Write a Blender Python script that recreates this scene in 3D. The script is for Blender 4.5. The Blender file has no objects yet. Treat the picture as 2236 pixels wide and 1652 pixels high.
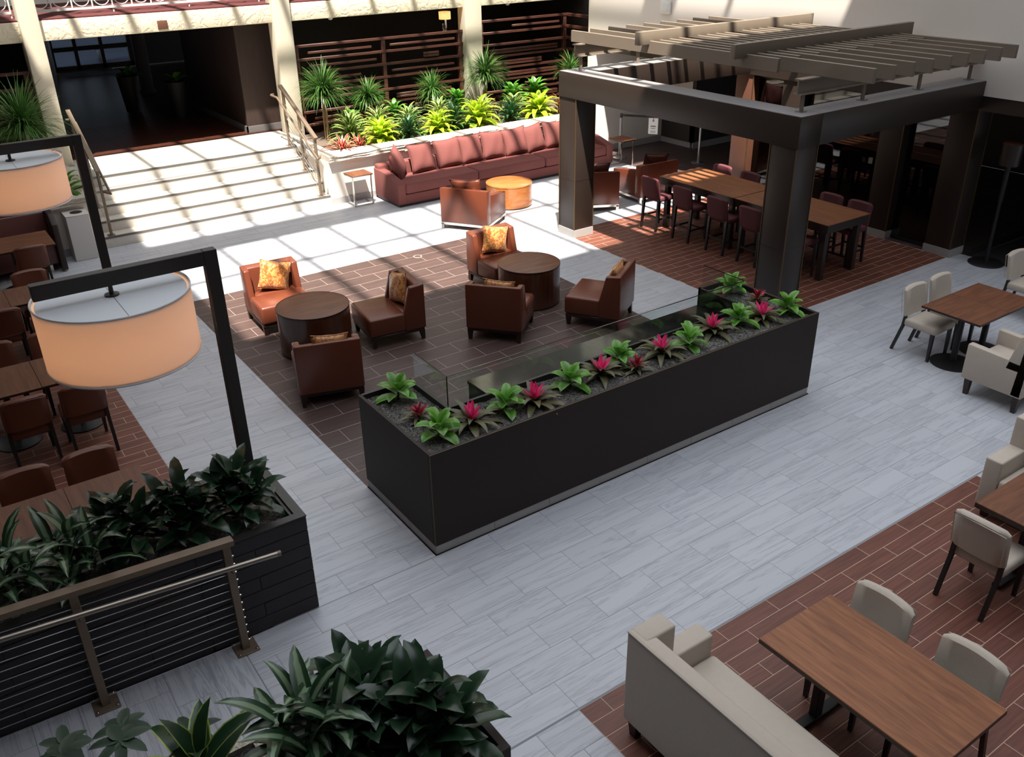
import bpy, bmesh, math, random
from mathutils import Matrix, Vector, Euler
random.seed(7)
R = math.radians
PI = math.pi
sc = bpy.context.scene
COL = sc.collection

# ---------------------------------------------------------------- camera
cam_d = bpy.data.cameras.new('camera')
cam = bpy.data.objects.new('camera', cam_d)
COL.objects.link(cam)
cam_d.sensor_fit = 'HORIZONTAL'
cam_d.sensor_width = 36.0
cam_d.lens = 1960.863 / 2236.0 * 36.0
cam_d.clip_start = 0.05
_rt = Vector((0.8196571, -0.5726103, -0.0167244))
_up = Vector((0.2759750, 0.3691212, 0.8874612))
_fw = Vector((0.5019960, 0.7320294, -0.4605790))
_m = Matrix((( _rt.x, _up.x, -_fw.x, 0.0), (_rt.y, _up.y, -_fw.y, 0.0), (_rt.z, _up.z, -_fw.z, 5.2), (0, 0, 0, 1)))
cam.matrix_world = _m
sc.camera = cam

# ---------------------------------------------------------------- sky, sun, exposure
sc.view_settings.view_transform = 'Standard'
sc.view_settings.look = 'None'
sc.view_settings.gamma = 1.0
sc.view_settings.use_curve_mapping = False
sc.view_settings.exposure = 0.0
world = bpy.data.worlds.new('sky'); sc.world = world
world.use_nodes = True
_bg = world.node_tree.nodes['Background']
_bg.inputs[0].default_value = (0.88, 0.94, 1.0, 1)
_bg.inputs[1].default_value = 1.9
SUN = Vector((0.372, 0.540, -1.553)).normalized()
KX, KY = 0.372 / 1.553, 0.540 / 1.553
sun_d = bpy.data.lights.new('sun', 'SUN'); sun_d.energy = 17.0; sun_d.angle = R(1.05)
sun_d.color = (1.0, 0.93, 0.82)
sun = bpy.data.objects.new('sun', sun_d); COL.objects.link(sun)
sun.location = (4, 5, 20)
sun.rotation_euler = SUN.to_track_quat('-Z', 'Y').to_euler()
# added fill light under the solid roof, standing in for diffuse skylight
def area(name, loc, sx, sy, power, color):
    d = bpy.data.lights.new(name, 'AREA'); d.shape = 'RECTANGLE'; d.size = sx; d.size_y = sy
    d.energy = power; d.color = color; d.spread = R(95)
    o = bpy.data.objects.new(name, d); COL.objects.link(o); o.location = loc
    return o
area('overhead_fill', (7.4, 3.4, 9.1), 13.4, 9.6, 300, (0.86, 0.92, 1.0))

# ---------------------------------------------------------------- mesh helpers
class MB:
    def __init__(self): self.v = []; self.f = []; self.uv = None
    def add(self, vs, fs, M=None):
        o = len(self.v)
        for p in vs:
            p = Vector(p)
            self.v.append(tuple(M @ p) if M else tuple(p))
        self.f += [tuple(i + o for i in q) for q in fs]
        return self
    def box(self, x0, x1, y0, y1, z0, z1, M=None):
        return self.add([(x0,y0,z0),(x1,y0,z0),(x1,y1,z0),(x0,y1,z0),(x0,y0,z1),(x1,y0,z1),(x1,y1,z1),(x0,y1,z1)],
            [(3,2,1,0),(4,5,6,7),(0,1,5,4),(1,2,6,5),(2,3,7,6),(3,0,4,7)], M)
    def rbox(self, x0, x1, y0, y1, z0, z1, r=0.02, seg=2, M=None, taper=None):
        bm = bmesh.new()
        bmesh.ops.create_cube(bm, size=1.0)
        for v in bm.verts:
            v.co = Vector(((x0+x1)/2 + v.co.x*(x1-x0), (y0+y1)/2 + v.co.y*(y1-y0), (z0+z1)/2 + v.co.z*(z1-z0)))
        if taper:
            for v in bm.verts: v.co = Vector(taper(*v.co))
        r = min(r, (x1-x0)*.49, (y1-y0)*.49, (z1-z0)*.49)
        bmesh.ops.bevel(bm, geom=list(bm.edges), offset=r, segments=seg, profile=0.5, affect='EDGES', clamp_overlap=True)
        return self.bm(bm, M)
    def bm(self, bm, M=None):
        bm.verts.index_update()
        self.add([v.co.copy() for v in bm.verts], [[v.index for v in f.verts] for f in bm.faces], M)
        bm.free(); return self
    def prism(self, poly, a, b, axis='x', r=0, seg=2, M=None):
        # poly: list of 2D points; extruded along axis from a to b
        def P3(p, t):
            if axis == 'x': return (t, p[0], p[1])
            if axis == 'y': return (p[0], t, p[1])
            return (p[0], p[1], t)
        bm = bmesh.new()
        A = [bm.verts.new(P3(p, a)) for p in poly]; B = [bm.verts.new(P3(p, b)) for p in poly]
        n = len(poly)
        bm.faces.new(A); bm.faces.new(B[::-1])
        for i in range(n): bm.faces.new((A[i], B[i], B[(i+1) % n], A[(i+1) % n]))
        bmesh.ops.recalc_face_normals(bm, faces=bm.faces)
        if r: bmesh.ops.bevel(bm, geom=list(bm.edges), offset=r, segments=seg, profile=0.5, affect='EDGES', clamp_overlap=True)
        return self.bm(bm, M)
    def lathe(self, prof, n=32, cx=0, cy=0, M=None, cap=True):
        vs = []; fs = []
        k = len(prof)
        for i in range(n):
            a = 2*PI*i/n
            for (r, z) in prof: vs.append((cx + r*math.cos(a), cy + r*math.sin(a), z))
        for i in range(n):
            j = (i+1) % n
            for q in range(k-1): fs.append((i*k+q, j*k+q, j*k+q+1, i*k+q+1))
        if cap:
            if prof[0][0] > 1e-5: fs.append(tuple(i*k for i in range(n))[::-1])
            if prof[-1][0] > 1e-5: fs.append(tuple(i*k+k-1 for i in range(n)))
        return self.add(vs, fs, M)
    def cyl(self, cx, cy, r, z0, z1, n=16, M=None): return self.lathe([(r, z0), (r, z1)], n, cx, cy, M)
    def tube(self, pts, r, n=8, M=None, closed=False):
        pts = [Vector(p) for p in pts]; vs = []; fs = []
        m = len(pts)
        ref = None
        for i, p in enumerate(pts):
            if closed: t = pts[(i+1) % m] - pts[i-1]
            else: t = (pts[min(i+1, m-1)] - pts[max(i-1, 0)])
            t.normalize()
            if ref is None or abs(ref.dot(t)) > .95: ref = Vector((0,0,1)) if abs(t.z) < .9 else Vector((1,0,0))
            u = t.cross(ref).normalized(); w = t.cross(u).normalized()
            for k in range(n):
                a = 2*PI*k/n
                vs.append(p + u*math.cos(a)*r + w*math.sin(a)*r)
        for i in range(m if closed else m-1):
            j = (i+1) % m
            for k in range(n):
                l = (k+1) % n
                fs.append((i*n+k, i*n+l, j*n+l, j*n+k))
        if not closed:
            fs.append(tuple(range(n))); fs.append(tuple((m-1)*n + k for k in range(n))[::-1])
        return self.add(vs, fs, M)
    def beam(self, a, b, w, h, M=None):
        a = Vector(a); b = Vector(b); t = (b-a).normalized()
        ref = Vector((0,0,1)) if abs(t.z) < .95 else Vector((1,0,0))
        u = t.cross(ref).normalized()*w/2; q = u.cross(t).normalized()*h/2
        vs = [a-u-q, a+u-q, a+u+q, a-u+q, b-u-q, b+u-q, b+u+q, b-u+q]
        return self.add(vs, [(0,1,2,3),(7,6,5,4),(0,4,5,1),(1,5,6,2),(2,6,7,3),(3,7,4,0)], M)
    def mesh(self, name, smooth=True, angle=38):
        me = bpy.data.meshes.new(name)
        me.from_pydata([tuple(v) for v in self.v], [], self.f)
        bm = bmesh.new(); bm.from_mesh(me); bmesh.ops.recalc_face_normals(bm, faces=bm.faces); bm.to_mesh(me); bm.free()
        if smooth:
            me.shade_smooth(); me.set_sharp_from_angle(angle=R(angle))
        return me

def link(name, me, m, parent=None, loc=None, rot=None, scale=None):
    if m is not None and len(me.materials) == 0: me.materials.append(m)
    o = bpy.data.objects.new(name, me); COL.objects.link(o)
    if parent: o.parent = parent
    if loc: o.location = loc
    if rot: o.rotation_euler = rot
    if scale: o.scale = scale
    return o
def obj(name, mb, m, parent=None, loc=None, rot=None, smooth=True):
    return link(name, mb.mesh(name, smooth), m, parent, loc, rot)
def tag(o, label, cat, group=None):
    o['label'] = label; o['category'] = cat
    if group: o['group'] = group
    return o
def thing(name, label, cat, loc=(0,0,0), rz=0, group=None):
    o = bpy.data.objects.new(name, None); COL.objects.link(o)
    o.empty_display_size = .1; o.location = loc; o.rotation_euler = (0, 0, rz)
    return tag(o, label, cat, group)
def struct(name, mb, m, parent=None, smooth=True):
    o = obj(name, mb, m, parent, smooth=smooth); o['kind'] = 'structure'; return o
def dup(root, loc, rz, label, group=None):
    r = root.copy(); COL.objects.link(r); r.location = loc; r.rotation_euler = (0, 0, rz); r['label'] = label
    if group: r['group'] = group
    for ch in list(root.children):
        c = ch.copy(); COL.objects.link(c); c.parent = r
        for g in ch.children:
            d = g.copy(); COL.objects.link(d); d.parent = c
    return r

# ---------------------------------------------------------------- materials
def newmat(name):
    m = bpy.data.materials.new(name); m.use_nodes = True
    nt = m.node_tree
    return m, nt, nt.nodes['Principled BSDF']
def hexc(r, g, b):
    f = lambda c: (c/255/12.92) if c/255 <= .04045 else ((c/255+.055)/1.055)**2.4
    return (f(r), f(g), f(b), 1)
def N(nt, t, **kw):
    n = nt.nodes.new(t)
    for k, v in kw.items(): setattr(n, k, v)
    return n
def plain(name, col, rough=.5, metal=0, spec=.5, noise=0, nscale=8, bump=0, bscale=40, coat=0):
    m, nt, b = newmat(name)
    c = hexc(*col); b.inputs['Base Color'].default_value = c
    b.inputs['Roughness'].default_value = rough; b.inputs['Metallic'].default_value = metal
    b.inputs['Specular IOR Level'].default_value = spec
    b.inputs['Coat Weight'].default_value = coat
    tc = N(nt, 'ShaderNodeTexCoord')
    if noise:
        nz = N(nt, 'ShaderNodeTexNoise'); nz.inputs['Scale'].default_value = nscale; nz.inputs['Detail'].default_value = 5
        nt.links.new(tc.outputs['Object'], nz.inputs['Vector'])
        mx = N(nt, 'ShaderNodeMix', data_type='RGBA')
        mx.inputs[6].default_value = tuple(x*(1-noise) for x in c[:3]) + (1,); mx.inputs[7].default_value = tuple(min(1, x*(1+noise)) for x in c[:3]) + (1,)
        nt.links.new(nz.outputs['Fac'], mx.inputs[0]); nt.links.new(mx.outputs[2], b.inputs['Base Color'])
    if bump:
        n2 = N(nt, 'ShaderNodeTexNoise'); n2.inputs['Scale'].default_value = bscale; n2.inputs['Detail'].default_value = 4
        nt.links.new(tc.outputs['Object'], n2.inputs['Vector'])
        bp = N(nt, 'ShaderNodeBump'); bp.inputs['Strength'].default_value = bump; bp.inputs['Distance'].default_value = .01
        nt.links.new(n2.outputs['Fac'], bp.inputs['Height']); nt.links.new(bp.outputs['Normal'], b.inputs['Normal'])
    return m
def wood(name, dark, light, axis='X', rough=.4, scale=1.0, coat=0.0, world_pos=False):
    m, nt, b = newmat(name)
    tc = N(nt, 'ShaderNodeTexCoord'); mp = N(nt, 'ShaderNodeMapping')
    s = {'X': (1.2, 14, 14), 'Y': (14, 1.2, 14), 'Z': (14, 14, 1.2)}[axis]
    mp.inputs['Scale'].default_value = tuple(x*scale for x in s)
    nt.links.new(tc.outputs['Object'], mp.inputs['Vector'])
    oi = N(nt, 'ShaderNodeObjectInfo'); ad = N(nt, 'ShaderNodeVectorMath', operation='ADD')
    ml = N(nt, 'ShaderNodeMath', operation='MULTIPLY'); ml.inputs[1].default_value = 37.0
    nt.links.new(oi.outputs['Random'], ml.inputs[0]); nt.links.new(mp.outputs[0], ad.inputs[0]); nt.links.new(ml.outputs[0], ad.inputs[1])
    nz = N(nt, 'ShaderNodeTexNoise'); nz.inputs['Scale'].default_value = 1.6; nz.inputs['Detail'].default_value = 8; nz.inputs['Roughness'].default_value = .65; nz.inputs['Distortion'].default_value = .6
    nt.links.new(ad.outputs[0], nz.inputs['Vector'])
    cr = N(nt, 'ShaderNodeValToRGB'); cr.color_ramp.elements[0].position = .32; cr.color_ramp.elements[1].position = .68
    cr.color_ramp.elements[0].color = hexc(*dark); cr.color_ramp.elements[1].color = hexc(*light)
    nt.links.new(nz.outputs['Fac'], cr.inputs[0]); nt.links.new(cr.outputs[0], b.inputs['Base Color'])
    b.inputs['Roughness'].default_value = rough; b.inputs['Coat Weight'].default_value = coat
    return m
def tile_mat(name, lo, hi, vein=None, rough=.45, sx=.5, sy=9.0, var=.10, distort=0.0):
    # tile: streaks along X in world space, every tile with its own shade and its own stretch of pattern
    m, nt, b = newmat(name)
    geo = N(nt, 'ShaderNodeNewGeometry'); oi = N(nt, 'ShaderNodeObjectInfo')
    ml = N(nt, 'ShaderNodeMath', operation='MULTIPLY'); ml.inputs[1].default_value = 61.0
    nt.links.new(oi.outputs['Random'], ml.inputs[0])
    ad = N(nt, 'ShaderNodeVectorMath', operation='ADD')
    nt.links.new(geo.outputs['Position'], ad.inputs[0]); nt.links.new(ml.outputs[0], ad.inputs[1])
    mp = N(nt, 'ShaderNodeMapping'); mp.inputs['Scale'].default_value = (sx, sy, 1)
    nt.links.new(ad.outputs[0], mp.inputs['Vector'])
    nz = N(nt, 'ShaderNodeTexNoise'); nz.inputs['Scale'].default_value = 3.0; nz.inputs['Detail'].default_value = 7; nz.inputs['Roughness'].default_value = .6; nz.inputs['Distortion'].default_value = distort
    nt.links.new(mp.outputs[0], nz.inputs['Vector'])
    cr = N(nt, 'ShaderNodeValToRGB')
    e = cr.color_ramp.elements
    e[0].position = .30; e[0].color = hexc(*lo); e[1].position = .62; e[1].color = hexc(*hi)
    if vein:
        q = e.new(.44); q.color = hexc(*hi); q = e.new(.475); q.color = hexc(*vein); q = e.new(.51); q.color = hexc(*hi)
    nt.links.new(nz.outputs['Fac'], cr.inputs[0])
    hs = N(nt, 'ShaderNodeHueSaturation')
    mr = N(nt, 'ShaderNodeMapRange'); mr.inputs[3].default_value = 1-var; mr.inputs[4].default_value = 1+var
    nt.links.new(oi.outputs['Random'], mr.inputs[0]); nt.links.new(mr.outputs[0], hs.inputs['Value'])
    nt.links.new(cr.outputs[0], hs.inputs['Color']); nt.links.new(hs.outputs[0], b.inputs['Base Color'])
    b.inputs['Roughness'].default_value = rough
    return m
def glass_mat(name, tint=(.92,.96,.95), refl=1.0, ior=1.5):
    m = bpy.data.materials.new(name); m.use_nodes = True; nt = m.node_tree; nt.nodes.clear()
    out = N(nt, 'ShaderNodeOutputMaterial'); mix = N(nt, 'ShaderNodeMixShader')
    tr = N(nt, 'ShaderNodeBsdfTransparent'); tr.inputs[0].default_value = tint + (1,)
    gl = N(nt, 'ShaderNodeBsdfGlossy'); gl.inputs['Roughness'].default_value = .01
    lw = N(nt, 'ShaderNodeLayerWeight'); lw.inputs['Blend'].default_value = .5
    pw = N(nt, 'ShaderNodeMath', operation='POWER'); pw.inputs[1].default_value = 5
    r0 = ((ior-1)/(ior+1))**2
    mu = N(nt, 'ShaderNodeMath', operation='MULTIPLY_ADD'); mu.inputs[1].default_value = (1-r0)*refl; mu.inputs[2].default_value = r0*refl; mu.use_clamp = True
    nt.links.new(lw.outputs['Facing'], pw.inputs[0]); nt.links.new(pw.outputs[0], mu.inputs[0]); nt.links.new(mu.outputs[0], mix.inputs[0])
    nt.links.new(tr.outputs[0], mix.inputs[1]); nt.links.new(gl.outputs[0], mix.inputs[2]); nt.links.new(mix.outputs[0], out.inputs[0])
    return m
def leaf_mat(name, centre, edge, at=.5, soft=.12, rough=.35, back=.25, invert=False, streak=0):
    m, nt, b = newmat(name)
    uv = N(nt, 'ShaderNodeUVMap'); sp = N(nt, 'ShaderNodeSeparateXYZ'); nt.links.new(uv.outputs[0], sp.inputs[0])
    s1 = N(nt, 'ShaderNodeMath', operation='SUBTRACT'); s1.inputs[1].default_value = .5; nt.links.new(sp.outputs[0], s1.inputs[0])
    a1 = N(nt, 'ShaderNodeMath', operation='ABSOLUTE'); nt.links.new(s1.outputs[0], a1.inputs[0])
    d2 = N(nt, 'ShaderNodeMath', operation='MULTIPLY'); d2.inputs[1].default_value = 2; nt.links.new(a1.outputs[0], d2.inputs[0])
    src = d2.outputs[0]
    if streak:
        tc = N(nt, 'ShaderNodeMapping'); tc.inputs['Scale'].default_value = (9, 1.5, 1); nt.links.new(uv.outputs[0], tc.inputs[0])
        nz = N(nt, 'ShaderNodeTexNoise'); nz.inputs['Scale'].default_value = 2.2; nz.inputs['Detail'].default_value = 3; nt.links.new(tc.outputs[0], nz.inputs['Vector'])
        sb = N(nt, 'ShaderNodeMath', operation='MULTIPLY_ADD'); sb.inputs[1].default_value = streak; sb.inputs[2].default_value = -streak*.5
        nt.links.new(nz.outputs['Fac'], sb.inputs[0])
        ad = N(nt, 'ShaderNodeMath', operation='ADD'); nt.links.new(src, ad.inputs[0]); nt.links.new(sb.outputs[0], ad.inputs[1]); src = ad.outputs[0]
    cr = N(nt, 'ShaderNodeValToRGB')
    cr.color_ramp.elements[0].position = max(0, at-soft); cr.color_ramp.elements[1].position = min(1, at+soft)
    cr.color_ramp.elements[0].color = hexc(*centre); cr.color_ramp.elements[1].color = hexc(*edge)
    nt.links.new(src, cr.inputs[0])
    oi = N(nt, 'ShaderNodeObjectInfo'); hs = N(nt, 'ShaderNodeHueSaturation'); mr = N(nt, 'ShaderNodeMapRange')
    mr.inputs[3].default_value = .8; mr.inputs[4].default_value = 1.2
    nt.links.new(oi.outputs['Random'], mr.inputs[0]); nt.links.new(mr.outputs[0], hs.inputs['Value']); nt.links.new(cr.outputs[0], hs.inputs['Color'])
    nt.links.new(hs.outputs[0], b.inputs['Base Color']); b.inputs['Roughness'].default_value = rough
    # light passing through the leaf
    out = [n for n in nt.nodes if n.type == 'OUTPUT_MATERIAL'][0]
    tl = N(nt, 'ShaderNodeBsdfTranslucent'); nt.links.new(hs.outputs[0], tl.inputs[0])
    mx = N(nt, 'ShaderNodeMixShader'); mx.inputs[0].default_value = back
    nt.links.new(b.outputs[0], mx.inputs[1]); nt.links.new(tl.outputs[0], mx.inputs[2]); nt.links.new(mx.outputs[0], out.inputs[0])
    return m
def pattern_mat(name, a, b_, scale=9, rough=.35):
    m, nt, b = newmat(name)
    tc = N(nt, 'ShaderNodeTexCoord')
    nz = N(nt, 'ShaderNodeTexNoise'); nz.inputs['Scale'].default_value = scale; nz.inputs['Detail'].default_value = 3; nz.inputs['Distortion'].default_value = 1.8
    nt.links.new(tc.outputs['Object'], nz.inputs['Vector'])
    cr = N(nt, 'ShaderNodeValToRGB'); cr.color_ramp.elements[0].position = .47; cr.color_ramp.elements[1].position = .53
    cr.color_ramp.elements[0].color = hexc(*a); cr.color_ramp.elements[1].color = hexc(*b_)
    nt.links.new(nz.outputs['Fac'], cr.inputs[0]); nt.links.new(cr.outputs[0], b.inputs['Base Color'])
    b.inputs['Roughness'].default_value = rough; b.inputs['Sheen Weight'].default_value = .3
    return m
def stucco_mat(name, col, strength=.8, scale=7):
    m, nt, b = newmat(name)
    b.inputs['Base Color'].default_value = hexc(*col); b.inputs['Roughness'].default_value = .85
    tc = N(nt, 'ShaderNodeTexCoord'); vo = N(nt, 'ShaderNodeTexNoise'); vo.inputs['Scale'].default_value = scale; vo.inputs['Detail'].default_value = 6; vo.inputs['Distortion'].default_value = 2.5
    nt.links.new(tc.outputs['Object'], vo.inputs['Vector'])
    cr = N(nt, 'ShaderNodeValToRGB'); cr.color_ramp.elements[0].position = .42; cr.color_ramp.elements[1].position = .55
    nt.links.new(vo.outputs['Fac'], cr.inputs[0])
    bp = N(nt, 'ShaderNodeBump'); bp.inputs['Strength'].default_value = strength; bp.inputs['Distance'].default_value = .02
    nt.links.new(cr.outputs[0], bp.inputs['Height']); nt.links.new(bp.outputs[0], b.inputs['Normal'])
    return m

M_ = {}
M_['grey_tile'] = tile_mat('grey_tile', (155,157,165), (182,184,191), vein=(160,162,170), rough=.42, sx=.22, sy=4.2, var=.04, distort=.7)
M_['ramp_tile'] = tile_mat('ramp_tile', (140,142,150), (180,182,190), vein=(150,152,160), rough=.42, sx=4.2, sy=.22, var=.04, distort=.7)
M_['dark_tile'] = tile_mat('dark_tile', (62,48,46), (82,64,60), rough=.48, sx=.8, sy=16, var=.07)
M_['red_tile'] = tile_mat('red_tile', (84,46,36), (114,67,53), rough=.5, sx=.8, sy=18, var=.10)
M_['grey_grout'] = plain('grey_grout', (128,130,136), .8)
M_['dark_grout'] = plain('dark_grout', (168,152,142), .8)
M_['red_grout'] = plain('red_grout', (196,168,148), .8)
M_['bronze_panel'] = plain('bronze_panel', (46,36,31), .42, spec=.4, noise=.12, nscale=3)
M_['beam_cap'] = plain('beam_cap', (128,124,124), .6)
M_['edge_trim'] = plain('edge_trim', (96,76,50), .45, metal=.5)
M_['planter_panel'] = plain('planter_panel', (42,33,28), .6, spec=.3, noise=.15, nscale=2)
M_['planter_rim'] = plain('planter_rim', (30,27,25), .4)
M_['plinth_tile'] = plain('plinth_tile', (160,156,154), .5, noise=.08, nscale=6)
M_['charcoal_brick'] = plain('charcoal_brick', (46,44,48), .75, noise=.15, nscale=10, bump=.3)
def mulch_mat(name, lo, hi, scale):
    m, nt, b = newmat(name)
    tc = N(nt, 'ShaderNodeTexCoord'); nz = N(nt, 'ShaderNodeTexNoise'); nz.inputs['Scale'].default_value = scale; nz.inputs['Detail'].default_value = 6; nz.inputs['Roughness'].default_value = .7; nz.inputs['Distortion'].default_value = 1.2
    nt.links.new(tc.outputs['Object'], nz.inputs['Vector'])
    cr = N(nt, 'ShaderNodeValToRGB'); cr.color_ramp.elements[0].position = .42; cr.color_ramp.elements[1].position = .62
    cr.color_ramp.elements[0].color = hexc(*lo); cr.color_ramp.elements[1].color = hexc(*hi)
    nt.links.new(nz.outputs['Fac'], cr.inputs[0]); nt.links.new(cr.outputs[0], b.inputs['Base Color']); b.inputs['Roughness'].default_value = .95
    bp = N(nt, 'ShaderNodeBump'); bp.inputs['Strength'].default_value = 1.0; bp.inputs['Distance'].default_value = .02
    nt.links.new(nz.outputs['Fac'], bp.inputs['Height']); nt.links.new(bp.outputs[0], b.inputs['Normal'])
    return m
M_['soil'] = mulch_mat('soil', (34,33,33), (136,131,127), 38)
M_['brown_soil'] = plain('brown_soil', (98,84,74), .95, noise=.4, nscale=40, bump=1.0, bscale=60)
M_['leather'] = plain('leather', (102,53,37), .27, noise=.10, nscale=4, bump=.12, bscale=120)
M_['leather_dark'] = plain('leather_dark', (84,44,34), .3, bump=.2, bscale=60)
M_['chair_leather'] = plain('chair_leather', (100,55,38), .42, noise=.08, nscale=4)
M_['dark_wood'] = plain('dark_wood', (44,28,22), .35)
M_['black_leg'] = plain('black_leg', (30,27,27), .4)
M_['maroon'] = plain('maroon', (114,62,58), .85, noise=.12, nscale=60, bump=.3, bscale=200)
M_['plum'] = plain('plum', (92,44,50), .8, noise=.12, nscale=50)
M_['gold_pillow'] = pattern_mat('gold_pillow', (160,92,44), (204,146,82), 15)
M_['purple'] = plain('purple', (78,44,70), .7)
M_['walnut'] = wood('walnut', (86,50,32), (124,78,52), 'X', .5)
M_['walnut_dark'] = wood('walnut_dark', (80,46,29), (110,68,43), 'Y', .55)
M_['walnut_y'] = wood('walnut_y', (112,66,40), (156,100,64), 'Y', .5)
M_['drum_wood'] = wood('drum_wood', (62,34,22), (88,50,32), 'Z', .25, coat=.3)
M_['oak_drum'] = wood('oak_drum', (150,88,44), (178,112,60), 'X', .25, coat=.3)
M_['edge_dark'] = plain('edge_dark', (40,28,22), .4)
M_['screen_wood'] = wood('screen_wood', (56,31,25), (82,48,38), 'X', .4)
M_['cream'] = plain('cream', (188,176,163), .7, noise=.05, nscale=20, bump=.15, bscale=150)
M_['black_metal'] = plain('black_metal', (34,32,34), .45, metal=.2)
M_['lamp_metal'] = plain('lamp_metal', (38,32,30), .5)
M_['bronze_rail'] = plain('bronze_rail', (118,102,86), .42, metal=.3)
M_['handrail'] = plain('handrail', (150,140,130), .32, metal=.8)
M_['chrome'] = plain('chrome', (210,205,198), .18, metal=1.0)
M_['steel'] = plain('steel', (170,170,172), .3, metal=.9)
M_['pergola_paint'] = plain('pergola_paint', (116,104,91), .6)
M_['white_wall'] = plain('white_wall', (222,214,204), .85)
M_['beige_wall'] = plain('beige_wall', (222,214,206), .85)
M_['stucco'] = stucco_mat('stucco', (206,195,172), .35, 4)
M_['column_paint'] = plain('column_paint', (204,195,176), .8, bump=.15, bscale=25)
M_['stone'] = stucco_mat('stone', (208,198,184), .7, 14)
M_['stone_step'] = tile_mat('stone_step', (186,180,172), (206,200,192), rough=.4, sx=1, sy=9, var=.03)
M_['nosing'] = plain('nosing', (92,88,84), .6)
M_['carpet'] = plain('carpet', (72,22,23), .95, noise=.25, nscale=30)
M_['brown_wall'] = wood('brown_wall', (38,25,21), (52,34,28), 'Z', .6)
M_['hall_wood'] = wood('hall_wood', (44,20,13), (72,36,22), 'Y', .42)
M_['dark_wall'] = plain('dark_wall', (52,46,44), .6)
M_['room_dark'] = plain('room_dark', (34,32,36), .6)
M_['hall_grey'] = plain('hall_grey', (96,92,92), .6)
M_['white_paint'] = plain('white_paint', (226,226,222), .6)
M_['iron'] = plain('iron', (196,206,200), .5)
M_['bin_white'] = plain('bin_white', (206,202,200), .45)
M_['outer_wall'] = plain('outer_wall', (74,62,56), .8)
M_['paving'] = plain('paving', (120,132,158), .8, noise=.1, nscale=4)
M_['glass'] = glass_mat('glass', (.93,.97,.96), 1.3)
M_['window_glass'] = glass_mat('window_glass', (.36,.36,.38), 1.2, 1.5)
M_['door_glass'] = glass_mat('door_glass', (.9,.95,1.0), 1.0)
M_['black_glass'] = plain('black_glass', (20,22,21), .08)
M_['trunk'] = plain('trunk', (150,124,92), .8, noise=.2, nscale=20)
M_['stem'] = plain('stem', (70,84,40), .6)
M_['paper'] = plain('paper', (236,234,230), .6)
M_['print_grey'] = plain('print_grey', (120,120,122), .6)
M_['print_red'] = plain('print_red', (160,40,36), .6)
M_['bench_leather'] = plain('bench_leather', (92,54,50), .35)
M_['tan_panel'] = plain('tan_panel', (92,58,44), .5)
# leaves
M_['lime'] = leaf_mat('lime_leaf', (128,170,30), (206,222,60), .45, .3, streak=.6, back=.35)
M_['varieg'] = leaf_mat('variegated_leaf', (64,108,42), (206,214,130), .62, .12, streak=.5)
M_['janet'] = leaf_mat('dark_leaf', (40,78,44), (56,98,54), .5, .4)
M_['brightgreen'] = leaf_mat('bright_leaf', (56,112,32), (92,146,50), .5, .4)
M_['phil'] = leaf_mat('philodendron_leaf', (62,122,36), (112,164,62), .35, .4, rough=.28)
M_['redbrom'] = leaf_mat('red_cream_leaf', (150,22,34), (216,200,150), .74, .06)
M_['copper'] = leaf_mat('copper_leaf', (120,64,46), (196,164,110), .7, .1)
M_['bronzeleaf'] = leaf_mat('bronze_green_leaf', (88,98,60), (100,76,60), .6, .3)
M_['pink'] = leaf_mat('pink_bract', (226,40,110), (240,90,150), .5, .4, back=.3)
M_['crimson'] = leaf_mat('crimson_bract', (140,20,44), (170,44,60), .5, .4)
M_['deep'] = leaf_mat('deep_green_leaf', (30,52,36), (40,66,44), .5, .4, rough=.25, back=.12)
M_['silver'] = leaf_mat('silver_striped_leaf', (128,150,120), (40,70,44), .38, .08, streak=.4, rough=.3, back=.12)
M_['schef'] = leaf_mat('schefflera_leaf', (34,54,38), (46,68,48), .5, .3, rough=.6, back=.08)
M_['yedge'] = leaf_mat('lime_edged_leaf', (30,58,36), (150,170,70), .86, .05, back=.12)
M_['grass'] = leaf_mat('grass_leaf', (54,92,38), (92,134,62), .5, .3, back=.2)
# lamp shade: cloth that the lamp inside shines through
def shade_mat():
    m = bpy.data.materials.new('lamp_cloth'); m.use_nodes = True; nt = m.node_tree; nt.nodes.clear()
    out = N(nt, 'ShaderNodeOutputMaterial'); mx = N(nt, 'ShaderNodeMixShader'); mx.inputs[0].default_value = .55
    d = N(nt, 'ShaderNodeBsdfDiffuse'); d.inputs[0].default_value = (.84, .76, .72, 1)
    t = N(nt, 'ShaderNodeBsdfTranslucent'); t.inputs[0].default_value = (.86, .74, .66, 1)
    nt.links.new(d.outputs[0], mx.inputs[1]); nt.links.new(t.outputs[0], mx.inputs[2]); nt.links.new(mx.outputs[0], out.inputs[0])
    return m
M_['shade'] = shade_mat()
M_['diffuser'] = plain('diffuser', (206,210,216), .7)
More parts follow.
